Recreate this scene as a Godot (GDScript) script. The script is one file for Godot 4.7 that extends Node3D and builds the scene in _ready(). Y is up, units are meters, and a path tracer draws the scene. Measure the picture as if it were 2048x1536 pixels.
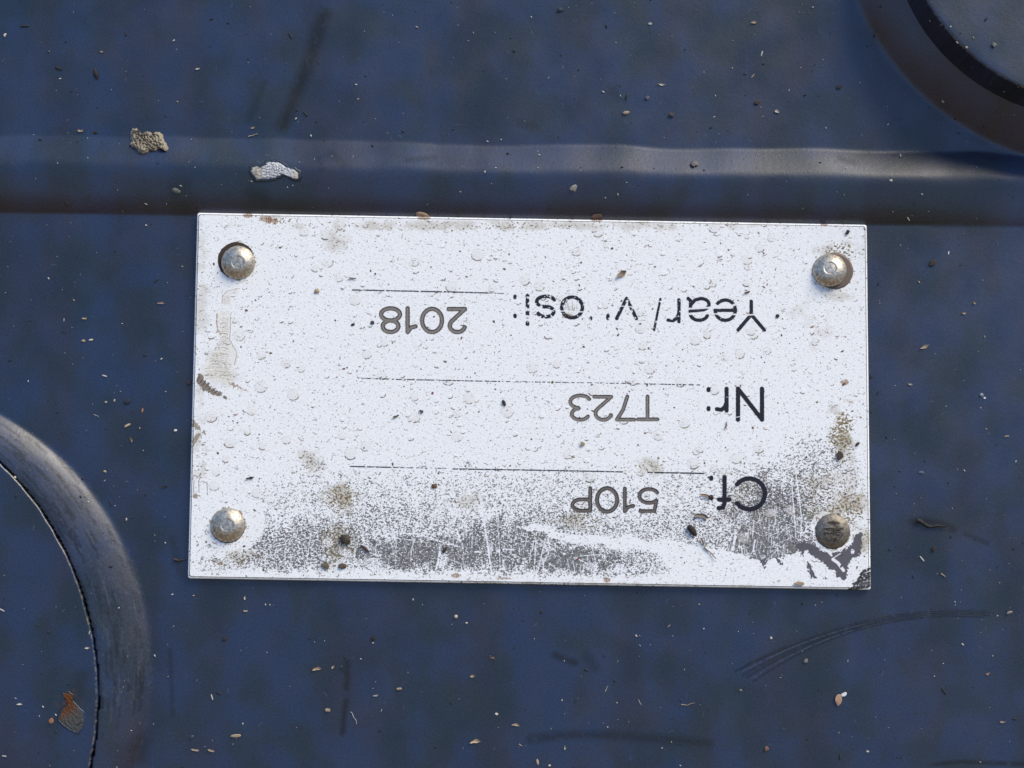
extends Node3D
# A worn white nameplate riveted to a dark blue painted steel panel, seen close up.
# Authoring units: positions are measured on the photograph (2048 x 1536) and laid onto the panel plane with at().

const FOCAL := 3613.0            # photo pixels
const DIST := 0.336              # camera to panel, metres
const LOOK_UP := 0.0986          # the camera looks up at the panel by this angle
const LEAN := 0.36               # the panel leans back by this angle
const COVER_TOP := 0.0138           # height of the upper right cover's face above the panel
const PLATE_TOP := 0.00125       # height of the plate's face above the panel
var T := Transform3D(Basis(Vector3.RIGHT, -LEAN), Vector3(0, 1.0, 0))
var rng := RandomNumberGenerator.new()
var wave := FastNoiseLite.new()
var rough := FastNoiseLite.new()
var used := {}

# ------------------------------------------------------------------ placing
func at(px: float, py: float, h := 0.0) -> Vector2:
	var b := Basis(Vector3.RIGHT, LOOK_UP)
	var o := b * Vector3(0, 0, DIST)
	var d := b * Vector3((px - 1024.0) / FOCAL, -(py - 768.0) / FOCAL, -1.0)
	var p := o + d * ((h - o.z) / d.z)
	return Vector2(p.x, p.y)

func ats(points: Array, h := 0.0) -> PackedVector2Array:
	var out := PackedVector2Array()
	for p in points:
		out.append(at(p[0], p[1], h))
	return out

func numbered(called: String) -> String:
	var n: int = used.get(called, 0)
	used[called] = n + 1
	return called if n == 0 else "%s_%03d" % [called, n]

func tag(o: Node, label: String, category: String, group := "") -> void:
	o.set_meta("label", label)
	o.set_meta("category", category)
	if group:
		o.set_meta("group", group)

func thing(called: String, label: String, category: String, local := Transform3D(), group := "") -> Node3D:
	var o := Node3D.new()
	o.name = numbered(called)
	add_child(o, true)
	o.transform = T * local
	tag(o, label, category, group)
	return o

func part(called: String, m: Mesh, mat: Material, parent: Node, local := Transform3D(), label := "") -> MeshInstance3D:
	var o := MeshInstance3D.new()
	o.name = called
	o.mesh = m
	o.material_override = mat
	parent.add_child(o, true)
	o.transform = local
	o.cast_shadow = GeometryInstance3D.SHADOW_CASTING_SETTING_ON
	if label:
		o.set_meta("label", label)
	return o

# ------------------------------------------------------------------ meshes
class Mb:
	var v := PackedVector3Array()
	var n := PackedVector3Array()
	var uv := PackedVector2Array()
	var c := PackedColorArray()
	var i := PackedInt32Array()
	func add(p: Vector3, t := Vector2.ZERO, col := Color.WHITE) -> int:
		v.append(p)
		uv.append(t)
		c.append(col)
		return v.size() - 1
	func tri(a: int, b: int, d: int) -> void:
		i.append(a)
		i.append(b)
		i.append(d)
	func quad(a: int, b: int, d: int, e: int) -> void:   # clockwise seen from the front
		tri(a, b, d)
		tri(a, d, e)
	func normals() -> void:
		n.resize(v.size())
		n.fill(Vector3.ZERO)
		for k in range(0, i.size(), 3):
			var f := (v[i[k + 2]] - v[i[k]]).cross(v[i[k + 1]] - v[i[k]])
			for j in 3:
				n[i[k + j]] += f
		for k in n.size():
			n[k] = n[k].normalized() if n[k].length_squared() > 1e-30 else Vector3.BACK
	func mesh() -> ArrayMesh:
		if n.size() != v.size():
			normals()
		var a := []
		a.resize(Mesh.ARRAY_MAX)
		a[Mesh.ARRAY_VERTEX] = v
		a[Mesh.ARRAY_NORMAL] = n
		a[Mesh.ARRAY_TEX_UV] = uv
		a[Mesh.ARRAY_COLOR] = c
		a[Mesh.ARRAY_INDEX] = i
		var m := ArrayMesh.new()
		m.add_surface_from_arrays(Mesh.PRIMITIVE_TRIANGLES, a)
		return m

# a turned shape about z: profile of (radius, height), from the middle outwards
func lathe(profile: PackedVector2Array, sides: int, wob := 0.0, uv_radius := 1.0) -> Mb:
	var b := Mb.new()
	for k in profile.size():
		for s in sides:
			var a := TAU * s / sides
			var r := profile[k].x * (1.0 + wob * wave.get_noise_2d(400.0 * cos(a) + 900.0, 400.0 * sin(a)))
			b.add(Vector3(r * cos(a), r * sin(a), profile[k].y), Vector2(0.5 + 0.5 * r * cos(a) / uv_radius, 0.5 - 0.5 * r * sin(a) / uv_radius))
	for k in profile.size() - 1:
		for s in sides:
			var s2 := (s + 1) % sides
			b.quad(k * sides + s, k * sides + s2, (k + 1) * sides + s2, (k + 1) * sides + s)
	if profile[0].x > 1e-7:
		var mid := b.add(Vector3(0, 0, profile[0].y), Vector2(0.5, 0.5))
		for s in sides:
			b.tri(mid, (s + 1) % sides, s)
	return b

# ------------------------------------------------------------------ painting what surfaces are made of
class Sheet:
	var w: int
	var h: int
	var x0: float
	var y0: float
	var k: float
	var px := PackedByteArray()
	var ink := FastNoiseLite.new()
	func _init(x0_: float, y0_: float, wide: float, high: float, texels: int) -> void:
		x0 = x0_
		y0 = y0_
		w = texels
		k = texels / wide
		h = int(round(high * k))
		ink.frequency = 0.11
		ink.seed = 5
	func tx(p: Vector2) -> Vector2:
		return Vector2((p.x - x0) * k, (y0 - p.y) * k)
	func txs(ps: PackedVector2Array) -> PackedVector2Array:
		var o := PackedVector2Array()
		for p in ps:
			o.append(tx(p))
		return o
	func blend(q: int, col: Color, a: float) -> void:
		px[q] = int(px[q] * (1.0 - a) + 255.0 * col.r * a)
		px[q + 1] = int(px[q + 1] * (1.0 - a) + 255.0 * col.g * a)
		px[q + 2] = int(px[q + 2] * (1.0 - a) + 255.0 * col.b * a)
	# distance from each texel near a polyline to it; key = texel number
	func near(lines: Array, reach: float) -> Dictionary:
		var d := {}
		for line in lines:
			for j in line.size() - 1:
				var a: Vector2 = line[j]
				var b: Vector2 = line[j + 1]
				var ab := b - a
				var l2 := maxf(ab.length_squared(), 1e-9)
				for y in range(maxi(0, int(minf(a.y, b.y) - reach)), mini(h, int(maxf(a.y, b.y) + reach) + 2)):
					for x in range(maxi(0, int(minf(a.x, b.x) - reach)), mini(w, int(maxf(a.x, b.x) + reach) + 2)):
						var p := Vector2(x + 0.5, y + 0.5)
						var e := p.distance_to(a + ab * clampf((p - a).dot(ab) / l2, 0.0, 1.0))
						if e < reach:
							var q := y * w + x
							if e < d.get(q, 1e9):
								d[q] = e
		return d
	func stroke(lines: Array, hw: float, col: Color, a: float, gaps := 0.0, soft := 0.7) -> void:
		var d := near(lines, hw + soft)
		for q in d:
			var n := 1.0
			if gaps > 0.0:
				n = clampf((ink.get_noise_2d(q % w, q / w) + 0.75 - gaps) * 5.0, 0.0, 1.0)
			var e: float = d[q]
			var s := clampf((hw + soft - e) / (2.0 * soft), 0.0, 1.0) * a * n
			if s > 0.01:
				blend(q * 3, col, s)
	func area(poly: PackedVector2Array, col: Color, a: float, gaps := 0.0, stretch := 1.0) -> void:
		var lo := poly[0]
		var hi := poly[0]
		for p in poly:
			lo = lo.min(p)
			hi = hi.max(p)
		for y in range(maxi(0, int(lo.y) - 3), mini(h, int(hi.y) + 4)):
			for x in range(maxi(0, int(lo.x) - 3), mini(w, int(hi.x) + 4)):
				var p := Vector2(x + 7.0 * ink.get_noise_2d(x * 0.9, y * 0.9), y + 7.0 * ink.get_noise_2d(x * 0.9 + 500.0, y * 0.9))
				if Geometry2D.is_point_in_polygon(p, poly):
					var n := 1.0
					if gaps > 0.0:
						n = clampf((ink.get_noise_2d(x * 2.2 * stretch, y * 2.2) + 0.75 - gaps) * 4.0, 0.0, 1.0)
					blend((y * w + x) * 3, col, a * n)
	func blob(c: Vector2, rx: float, ry: float, turn: float, col: Color, a: float, gaps := 0.0) -> void:
		var r := maxf(rx, ry) + 2.0
		for y in range(maxi(0, int(c.y - r)), mini(h, int(c.y + r) + 1)):
			for x in range(maxi(0, int(c.x - r)), mini(w, int(c.x + r) + 1)):
				var p := (Vector2(x + 0.5, y + 0.5) - c).rotated(-turn)
				var e := Vector2(p.x / rx, p.y / ry).length() + 0.35 * ink.get_noise_2d(x * 1.7, y * 1.7)
				var s := clampf((1.0 - e) * minf(rx, ry) + 0.5, 0.0, 1.0)
				if gaps > 0.0:
					s *= clampf((ink.get_noise_2d(x * 2.4, y * 2.4) + 0.75 - gaps) * 4.0, 0.0, 1.0)
				if s > 0.01:
					blend((y * w + x) * 3, col, s * a)
	func texture() -> ImageTexture:
		return ImageTexture.create_from_image(Image.create_from_data(w, h, false, Image.FORMAT_RGB8, px))

func grain(w: int, h: int, freq: float, seed_: int, sx := 1.0, sy := 1.0, octaves := 2) -> PackedByteArray:
	var f := FastNoiseLite.new()
	f.noise_type = FastNoiseLite.TYPE_SIMPLEX_SMOOTH
	f.frequency = freq
	f.seed = seed_
	f.fractal_octaves = octaves
	var im := f.get_image(maxi(4, int(w / sx)), maxi(4, int(h / sy)), false, false, true)
	im.convert(Image.FORMAT_L8)
	if im.get_width() != w or im.get_height() != h:
		im.resize(w, h, Image.INTERPOLATE_CUBIC)
	return im.get_data()

func arc(cx: float, cy: float, rx: float, ry: float, a0: float, a1: float) -> PackedVector2Array:
	var o := PackedVector2Array()
	var n := maxi(3, int(absf(a1 - a0) / 14.0))
	for j in n + 1:
		var a := deg_to_rad(lerpf(a0, a1, float(j) / n))
		o.append(Vector2(cx + rx * cos(a), cy + ry * sin(a)))
	return o

func pts(list: Array) -> PackedVector2Array:
	var o := PackedVector2Array()
	for p in list:
		o.append(Vector2(p[0], p[1]))
	return o

# the strokes of a character, upright, cap height 1
func glyph(ch: String) -> Array:
	match ch:
		"Y": return [pts([[0, 1], [0.42, 0.46], [0.42, 0]]), pts([[0.84, 1], [0.42, 0.46]])]
		"e": return [pts([[0.03, 0.37], [0.64, 0.37]]), arc(0.335, 0.365, 0.305, 0.33, 0, 318)]
		"a": return [pts([[0.6, 0.5], [0.58, 0.08], [0.66, 0.0]]), arc(0.33, 0.5, 0.26, 0.21, 165, 0), pts([[0.59, 0.42], [0.3, 0.38]]) + arc(0.27, 0.19, 0.24, 0.185, 85, 275) + pts([[0.45, 0.05], [0.59, 0.22]])]
		"r": return [pts([[0.06, 0], [0.06, 0.72]]), pts([[0.06, 0.44], [0.12, 0.6], [0.24, 0.69], [0.4, 0.67]])]
		"/": return [pts([[0, 0.0], [0.36, 1.0]])]
		"v": return [pts([[0, 0.72], [0.3, 0], [0.6, 0.72]])]
		"u": return [pts([[0.06, 0.72], [0.06, 0.62]]), pts([[0.54, 0.74], [0.54, 0.7]])]
		"o": return [arc(0.34, 0.365, 0.31, 0.345, 0, 360)]
		"s": return [arc(0.28, 0.535, 0.22, 0.175, 20, 255) + arc(0.28, 0.19, 0.25, 0.18, 80, -160)]
		"i": return [pts([[0.05, 0], [0.05, 0.72]]), pts([[0.05, 0.93], [0.05, 0.98]])]
		":": return [pts([[0.05, 0.03], [0.05, 0.07]]), pts([[0.05, 0.64], [0.05, 0.68]])]
		"2": return [arc(0.3, 0.71, 0.26, 0.27, 165, -38) + pts([[0.04, 0.03], [0.6, 0.03]])]
		"0": return [arc(0.32, 0.5, 0.3, 0.48, 0, 360)]
		"1": return [pts([[0.3, 0], [0.3, 1], [0.2, 0.82], [0.04, 0.76]])]
		"8": return [arc(0.31, 0.745, 0.24, 0.235, 0, 360), arc(0.31, 0.265, 0.29, 0.245, 0, 360)]
		"N": return [pts([[0.05, 0], [0.05, 1], [0.68, 0], [0.68, 1]])]
		"T": return [pts([[0, 0.98], [0.64, 0.98]]), pts([[0.32, 0.98], [0.32, 0]])]
		"7": return [pts([[0, 0.97], [0.6, 0.97], [0.38, 0.55], [0.24, 0]])]
		"3": return [arc(0.28, 0.75, 0.23, 0.23, 155, -80) + arc(0.28, 0.265, 0.27, 0.25, 80, -155)]
		"C": return [arc(0.46, 0.5, 0.44, 0.48, 38, 322)]
		"f": return [pts([[0.2, 0], [0.2, 0.8], [0.26, 0.95], [0.42, 0.97]]), pts([[0.02, 0.7], [0.4, 0.7]])]
		"5": return [pts([[0.54, 0.97], [0.13, 0.97], [0.07, 0.52]]) + arc(0.29, 0.32, 0.28, 0.3, 130, -150)]
		"P": return [pts([[0.05, 0], [0.05, 0.97], [0.33, 0.97]]) + arc(0.33, 0.73, 0.26, 0.24, 90, -90) + pts([[0.05, 0.49]])]
	return []

# the plate carries its writing upside down: right edge first, base line above
func set_glyph(ch: String, right: float, left: float, base: float, cap: float, hw: float) -> Array:
	var g := glyph(ch)
	var lo := 1e9
	var hi := -1e9
	for line in g:
		for p in line:
			lo = minf(lo, p.x)
			hi = maxf(hi, p.x)
	var out := []
	for line in g:
		var o := PackedVector2Array()
		for p in line:
			var t: float = (p.x - lo) / (hi - lo) if hi - lo > 0.01 else 0.5
			o.append(at(lerpf(right - hw, left + hw, t), lerpf(base + hw * 0.9, cap - hw * 0.9, p.y), PLATE_TOP))
		out.append(o)
	return out

# ------------------------------------------------------------------ the panel's relief
var top_l: Vector2
var top_r: Vector2
var bot_l: Vector2
var bot_r: Vector2
var disc_c: Vector2
var disc_r: float
var ring_c: Vector2
var ring_r: float
var boss_c: Vector2
var boss_r: float
var boss_oc: Vector2
var boss_or: float
var low_h := PackedFloat32Array()
var ridge_h := PackedFloat32Array()
var slope_h := PackedFloat32Array()     # height of a boss's flank against the share of its width

func lay_out() -> void:
	top_l = at(0, 266)
	top_r = at(2048, 302)
	bot_l = at(0, 424)
	bot_r = at(2048, 452)
	disc_c = at(2207, -186, COVER_TOP)
	disc_r = at(2207 - 407, -186, COVER_TOP).distance_to(disc_c)
	ring_c = at(2203, -186)
	ring_r = at(2203 - 538, -186).distance_to(ring_c)
	boss_c = at(-449, 1403)
	boss_r = at(-449 + 651, 1403).distance_to(boss_c)
	boss_oc = at(-272, 1343)
	boss_or = at(-272 + 581, 1343).distance_to(boss_oc)
	# flank: a quick concave foot, a steeper shoulder, a long easy slope, then a groove
	var z := 0.0
	for k in 101:
		slope_h.append(z)
		var s := k / 100.0
		var a := 0.0
		if s < 0.09:
			a = lerpf(0.0, 44.0, s / 0.09)
		elif s < 0.4:
			a = lerpf(44.0, 27.0, (s - 0.09) / 0.31)
		else:
			a = lerpf(27.0, 20.0, (s - 0.4) / 0.6)
		z += tan(deg_to_rad(a)) / 100.0
	z = 0.0
	# the ridge: an upper face, a rounded crest, a longer lower face
	for k in 101:
		ridge_h.append(z)
		var s := k / 100.0
		var a := 0.0
		if s < 0.05:
			a = lerpf(0.0, 27.0, s / 0.05)
		elif s < 0.34:
			a = lerpf(27.0, 22.0, (s - 0.05) / 0.29)
		elif s < 0.52:
			a = lerpf(22.0, -16.0, (s - 0.34) / 0.18)
		elif s < 0.75:
			a = lerpf(-16.0, -26.0, (s - 0.52) / 0.23)
		else:
			a = lerpf(-26.0, -52.0, (s - 0.75) / 0.25)
		z += tan(deg_to_rad(a)) / 100.0
	var crest := 0.0
	for k in 101:
		crest = maxf(crest, ridge_h[k])
	for k in range(43, 101):   # the lower face comes down to the sheet again
		ridge_h[k] = crest - (crest - ridge_h[k]) * crest / (crest - z) if ridge_h[k] < crest else crest
	z = 0.0
	for k in 101:
		low_h.append(z)
		var s := k / 100.0
		var a := 0.0
		if s < 0.1:
			a = lerpf(0.0, 28.0, s / 0.1)
		elif s < 0.9:
			a = lerpf(28.0, 8.0, (s - 0.1) / 0.8)
		else:
			a = lerpf(8.0, -24.0, (s - 0.9) / 0.1)
		z += tan(deg_to_rad(a)) / 100.0

func flank(of: PackedFloat32Array, t: float) -> float:
	t = clampf(t, 0.0, 1.0) * 100.0
	var k := mini(99, int(t))
	return lerpf(of[k], of[k + 1], t - k)

# 0 sheet, 1 ridge, 2 upper right flange, 3 lower left flange
func region(p: Vector2) -> int:
	if p.distance_to(ring_c) < ring_r:
		return 2
	if p.distance_to(boss_oc) < boss_or or p.distance_to(boss_c) < boss_r:
		return 3
	var u := (p.x - top_l.x) / (top_r.x - top_l.x)
	if p.y < lerpf(top_l.y, top_r.y, u) and p.y > lerpf(bot_l.y, bot_r.y, u):
		return 1
	return 0

func relief(p: Vector2) -> float:
	var u := (p.x - top_l.x) / (top_r.x - top_l.x)
	var yt := lerpf(top_l.y, top_r.y, u)
	var yb := lerpf(bot_l.y, bot_r.y, u)
	var s := (yt - p.y) / (yt - yb)
	s += 0.05 * wave.get_noise_2d(p.x * 1600.0, 70.0) * clampf((0.7 - s) * 2.0, 0.0, 1.0)
	s += 0.035 * wave.get_noise_2d(p.x * 2600.0, p.y * 700.0) * clampf((0.95 - s) * 4.0, 0.0, 1.0) * clampf((s - 0.3) * 4.0, 0.0, 1.0)
	var h := 0.0
	if s > 0.0 and s < 1.0:
		h = (yt - yb) * flank(ridge_h, s) * (1.0 - 0.4 * smoothstep(0.86, 1.0, u))
	var d := p.distance_to(ring_c)
	if d < ring_r:
		var w := ring_r - disc_r
		var f := w * flank(slope_h, (ring_r - d) / w)
		h = h * (1.0 - smoothstep(0.0, 0.35, (ring_r - d) / w)) + f
	var da := p.distance_to(boss_c) - boss_r
	var db := boss_or - p.distance_to(boss_oc)
	if db > 0.0 or da < 0.0:
		if da <= 0.0:
			h = 0.0002
		else:
			h = maxf(h, 0.0092 * flank(low_h, db / (da + db)))
	h += 0.00006 * wave.get_noise_2d(p.x * 3000.0, p.y * 1600.0)
	return h

func skin(p: Vector2) -> float:
	if p.distance_to(disc_c) < disc_r:
		return COVER_TOP
	if p.distance_to(boss_c) < boss_r:
		return 0.0092 * low_h[96] + 0.0001
	return relief(p)

func on_surface(px: float, py: float) -> Vector3:
	var h := 0.0
	var p := at(px, py)
	for k in 3:
		h = skin(p)
		p = at(px, py, h)
	return Vector3(p.x, p.y, h)

func on_plate(px: float, py: float) -> bool:
	return Geometry2D.is_point_in_polygon(Vector2(px, py), PackedVector2Array([Vector2(394, 425), Vector2(1734, 450), Vector2(1742, 1178), Vector2(375, 1157)]))

func lie(px: float, py: float, turn: float) -> Transform3D:
	if on_plate(px, py):
		var q := at(px, py, PLATE_TOP)
		return Transform3D(Basis(Vector3.BACK, turn), Vector3(q.x, q.y, PLATE_TOP))
	var o := on_surface(px, py)
	var e := 0.0004
	var p := Vector2(o.x, o.y)
	var n := Vector3(skin(p - Vector2(e, 0)) - skin(p + Vector2(e, 0)), skin(p - Vector2(0, e)) - skin(p + Vector2(0, e)), 2.0 * e).normalized()
	var x := Vector3(cos(turn), sin(turn), 0)
	x = (x - n * x.dot(n)).normalized()
	return Transform3D(Basis(x, n.cross(x), n), o)

func axis_lines(a: float, b: float, fine: float, out_to: float) -> PackedFloat32Array:
	var o := PackedFloat32Array()
	var rim := []
	var s := fine
	var x := a
	while x > -out_to:
		s *= 1.35
		x = maxf(x - s, -out_to)
		rim.push_front(x)
	for r in rim:
		o.append(r)
	var n := int(ceil((b - a) / fine))
	for k in n + 1:
		o.append(lerpf(a, b, float(k) / n))
	s = fine
	x = b
	while x < out_to:
		s *= 1.35
		x = minf(x + s, out_to)
		o.append(x)
	return o

# ------------------------------------------------------------------ litter
func speckle(base: Color, amount: float, p: Vector3) -> Color:
	var n := 1.0 + amount * rough.get_noise_3d(p.x * 9000.0, p.y * 9000.0, p.z * 9000.0)
	return Color(base.r * n, base.g * n, base.b * n)

func husk(l: float, w: float, curl: float, col: Color) -> ArrayMesh:
	var b := Mb.new()
	var off := rng.randf() * 9.0
	for side in 2:
		for i in 9:
			var t := i / 8.0
			var half := 0.5 * w * pow(sin(PI * clampf(t * 0.94 + 0.03, 0.0, 1.0)), 0.75)
			for j in 5:
				var y := (j - 2) / 2.0 * half * (1.0 + 0.25 * sin(t * 9.0 + off))
				var z := 0.00006 + 0.22 * w * pow(absf(j - 2) / 2.0, 2.0) + 0.12 * l * pow(2.0 * t - 1.0, 2.0) + (0.00005 if side == 0 else 0.0)
				var p := Vector3((t - 0.5) * l, y + curl * l * pow(2.0 * t - 1.0, 2.0), z)
				b.add(p, Vector2.ZERO, speckle(col, 0.5, p + Vector3(off, 0, 0)))
	for side in 2:
		for i in 8:
			for j in 4:
				var a := side * 45 + i * 5 + j
				if side == 0:
					b.quad(a, a + 1, a + 6, a + 5)
				else:
					b.quad(a, a + 5, a + 6, a + 1)
	for i in 8:
		b.quad(i * 5, i * 5 + 5, 45 + i * 5 + 5, 45 + i * 5)
		b.quad(i * 5 + 4, 45 + i * 5 + 4, 45 + i * 5 + 9, i * 5 + 9)
	return b.mesh()

func pebble(l: float, w: float, high: float, lumpy: float, point: float, col: Color, mottle := 0.5) -> ArrayMesh:
	var b := Mb.new()
	var off := rng.randf() * 50.0
	var rings := 9
	var sides := 12
	for i in rings + 1:
		var t := float(i) / rings
		var r := pow(sin(PI * t), 1.0 - 0.3 * (1.0 - point)) * (1.0 - point * 0.35 * t)
		for s in sides:
			var a := TAU * s / sides
			var d := Vector3(-cos(PI * t), r * cos(a), r * sin(a))
			var k := 1.0 + lumpy * rough.get_noise_3d(d.x * 70.0 + off, d.y * 70.0, d.z * 70.0)
			var p := Vector3(d.x * l * 0.5 * k, d.y * w * 0.5 * k, d.z * high * 0.5 * k + high * 0.4)
			b.add(p, Vector2.ZERO, speckle(col, mottle, p + Vector3(off, 0, 0)))
	for i in rings:
		for s in sides:
			var s2 := (s + 1) % sides
			b.quad(i * sides + s, i * sides + s2, (i + 1) * sides + s2, (i + 1) * sides + s)
	return b.mesh()

func flake(l: float, w: float, tilt: float, col: Color) -> ArrayMesh:
	var b := Mb.new()
	var n := 9
	var off := rng.randf() * 50.0
	for side in 2:
		for ring in 2:
			for s in n:
				var a := TAU * s / n
				var k := (1.0 + 0.55 * rough.get_noise_2d(cos(a) * 60.0 + off, sin(a) * 60.0)) * (1.0 if ring == 0 else 0.5)
				var p := Vector3(cos(a) * l * 0.5 * k, sin(a) * w * 0.5 * k, 0.0)
				p.z = 0.00004 + tilt * (p.y + 0.5 * w) + 0.00012 * (1.0 + rough.get_noise_2d(p.x * 60000.0 + off, p.y * 60000.0)) + (0.00012 if side == 0 else 0.0)
				b.add(p, Vector2.ZERO, speckle(col, 0.6, p + Vector3(off, 0, 0)))
		var mid := b.add(Vector3(0, 0, 0.0002 + tilt * 0.5 * w + (0.00012 if side == 0 else 0.0)), Vector2.ZERO, col)
		var base := side * (2 * n + 1)
		for s in n:
			var s2 := (s + 1) % n
			if side == 0:
				b.quad(base + s, base + n + s, base + n + s2, base + s2)
				b.tri(mid, base + n + s2, base + n + s)
			else:
				b.quad(base + s, base + s2, base + n + s2, base + n + s)
				b.tri(mid, base + n + s, base + n + s2)
	for s in n:
		var s2 := (s + 1) % n
		b.quad(s, s2, 2 * n + 1 + s2, 2 * n + 1 + s)
	return b.mesh()

func strand(way: PackedVector3Array, r: float, col: Color) -> ArrayMesh:
	var b := Mb.new()
	var sides := 6
	for i in way.size():
		var d := (way[mini(i + 1, way.size() - 1)] - way[maxi(i - 1, 0)]).normalized()
		var side := d.cross(Vector3.BACK).normalized()
		var up := side.cross(d)
		var t := float(i) / (way.size() - 1)
		var rr := r * (1.0 - 0.55 * t) * (1.0 + 0.5 * rough.get_noise_2d(i * 40.0, r * 1e6))
		for s in sides:
			var a := TAU * s / sides
			var p := way[i] + (side * cos(a) + up * sin(a)) * rr
			b.add(p, Vector2.ZERO, speckle(col, 0.4, p))
	for i in way.size() - 1:
		for s in sides:
			var s2 := (s + 1) % sides
			b.quad(i * sides + s, i * sides + s2, (i + 1) * sides + s2, (i + 1) * sides + s)
	return b.mesh()

func bent(l: float, curl: float, lift := 0.0002) -> PackedVector3Array:
	var o := PackedVector3Array()
	for i in 10:
		var t := i / 9.0
		o.append(Vector3((t - 0.5) * l, curl * l * (1.0 - pow(2.0 * t - 1.0, 2.0)) + 0.03 * l * sin(t * 11.0), lift + 0.05 * l * absf(2.0 * t - 1.0)))
	return o

# an irregular patch that follows the panel: rings from the middle to an outline of photo points
func patch(outline: Array, lift: float, bump: float, tint: Callable) -> ArrayMesh:
	var b := Mb.new()
	var c := Vector2.ZERO
	for p in outline:
		c += Vector2(p[0], p[1]) / outline.size()
	var line := []
	for i in outline.size():
		var p := Vector2(outline[i][0], outline[i][1])
		var q := Vector2(outline[(i + 1) % outline.size()][0], outline[(i + 1) % outline.size()][1])
		var n := maxi(1, int(p.distance_to(q) / 2.5))
		for k in n:
			var m := p.lerp(q, float(k) / n)
			line.append(m + Vector2(rough.get_noise_2d(m.x * 6.0, m.y * 6.0), rough.get_noise_2d(m.x * 6.0 + 300.0, m.y * 6.0)) * 3.0)
	var rings := 24
	var n := line.size()
	for r in rings + 1:
		var t := 1.0 - float(r) / rings
		for s in n:
			var m: Vector2 = c.lerp(line[s], t)
			var o := on_surface(m.x, m.y)
			var z := lift + bump * (0.75 + rough.get_noise_2d(m.x * 7.0, m.y * 7.0)) * minf(1.0, (1.0 - t) * 5.0)
			if r == 0:
				z = -0.00003
			b.add(o + Vector3(0, 0, z), Vector2.ZERO, tint.call(m, t))
	for r in rings:
		for s in n:
			var s2 := (s + 1) % n
			b.quad(r * n + s, (r + 1) * n + s, (r + 1) * n + s2, r * n + s2)
	b.normals()
	if b.n[n * 3].z < 0.0:
		for k in range(0, b.i.size(), 3):
			var e := b.i[k]
			b.i[k] = b.i[k + 1]
			b.i[k + 1] = e
		b.normals()
	return b.mesh()

# ------------------------------------------------------------------ the scene
func _ready() -> void:
	rng.seed = 20180723
	wave.seed = 3
	wave.frequency = 0.02
	wave.fractal_octaves = 2
	rough.seed = 11
	rough.frequency = 0.03
	rough.fractal_octaves = 3
	# camera
	var cam := Camera3D.new()
	cam.name = "camera"
	cam.fov = rad_to_deg(2.0 * atan(768.0 / FOCAL))
	cam.near = 0.02
	cam.far = 600.0
	add_child(cam)
	var cb := Basis(Vector3.RIGHT, LOOK_UP)
	cam.transform = T * Transform3D(cb, cb * Vector3(0, 0, DIST))
	cam.current = true
	# sky: clear blue with a pale horizon
	var sky_look := ProceduralSkyMaterial.new()
	sky_look.sky_top_color = Color(0.56, 0.74, 1.0)
	sky_look.sky_horizon_color = Color(0.80, 0.86, 0.92)
	sky_look.sky_curve = 0.12
	sky_look.sky_energy_multiplier = 0.9
	sky_look.ground_bottom_color = Color(0.2, 0.17, 0.13)
	sky_look.ground_horizon_color = Color(0.3, 0.28, 0.25)
	var env := Environment.new()
	env.background_mode = Environment.BG_SKY
	env.sky = Sky.new()
	env.sky.sky_material = sky_look
	env.tonemap_mode = Environment.TONE_MAPPER_LINEAR
	env.tonemap_exposure = 1.13
	env.sdfgi_enabled = true
	env.ssao_enabled = true
	env.ssil_enabled = true
	var we := WorldEnvironment.new()
	we.name = "environment"
	we.environment = env
	add_child(we)
	# sun, veiled, from the upper right in front of the panel
	var sun := DirectionalLight3D.new()
	sun.name = "sun"
	sun.light_color = Color(1.0, 0.95, 0.86)
	sun.light_energy = 1.25
	sun.light_angular_distance = 32.0
	sun.shadow_enabled = true
	sun.sky_mode = DirectionalLight3D.SKY_MODE_LIGHT_ONLY
	add_child(sun)
	var towards := T.basis * Vector3(0.52, 0.70, 0.47).normalized()
	sun.transform = Transform3D(Basis.looking_at(-towards, Vector3.UP), Vector3(0, 3, 0))

	lay_out()
	build_ground()
	build_panel()
	build_plate()
	build_litter()

func matte(col: Color, roughness := 0.85) -> StandardMaterial3D:
	var m := StandardMaterial3D.new()
	m.albedo_color = col
	m.roughness = roughness
	return m

func build_ground() -> void:
	var b := Mb.new()
	var n := 24
	for j in n + 1:
		for i in n + 1:
			var x := pow(2.0 * i / n - 1.0, 3.0) * 250.0
			var z := pow(2.0 * j / n - 1.0, 3.0) * 250.0
			b.add(Vector3(x, 0.02 * wave.get_noise_2d(x * 60.0, z * 60.0), z), Vector2(x, z))
	for j in n:
		for i in n:
			var a := j * (n + 1) + i
			b.quad(a, a + 1, a + n + 2, a + n + 1)
	var m := StandardMaterial3D.new()
	var f := FastNoiseLite.new()
	f.frequency = 0.03
	f.fractal_octaves = 4
	var t := NoiseTexture2D.new()
	t.width = 256
	t.height = 256
	t.seamless = true
	t.noise = f
	var ramp := Gradient.new()
	ramp.set_color(0, Color(0.36, 0.29, 0.17))
	ramp.set_color(1, Color(0.58, 0.48, 0.30))
	t.color_ramp = ramp
	m.albedo_texture = t
	m.roughness = 0.95
	var o := part("ground", b.mesh(), m, self)
	o.set_meta("kind", "structure")
	o.set_meta("label", "dry brown ground below the panel")

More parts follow.
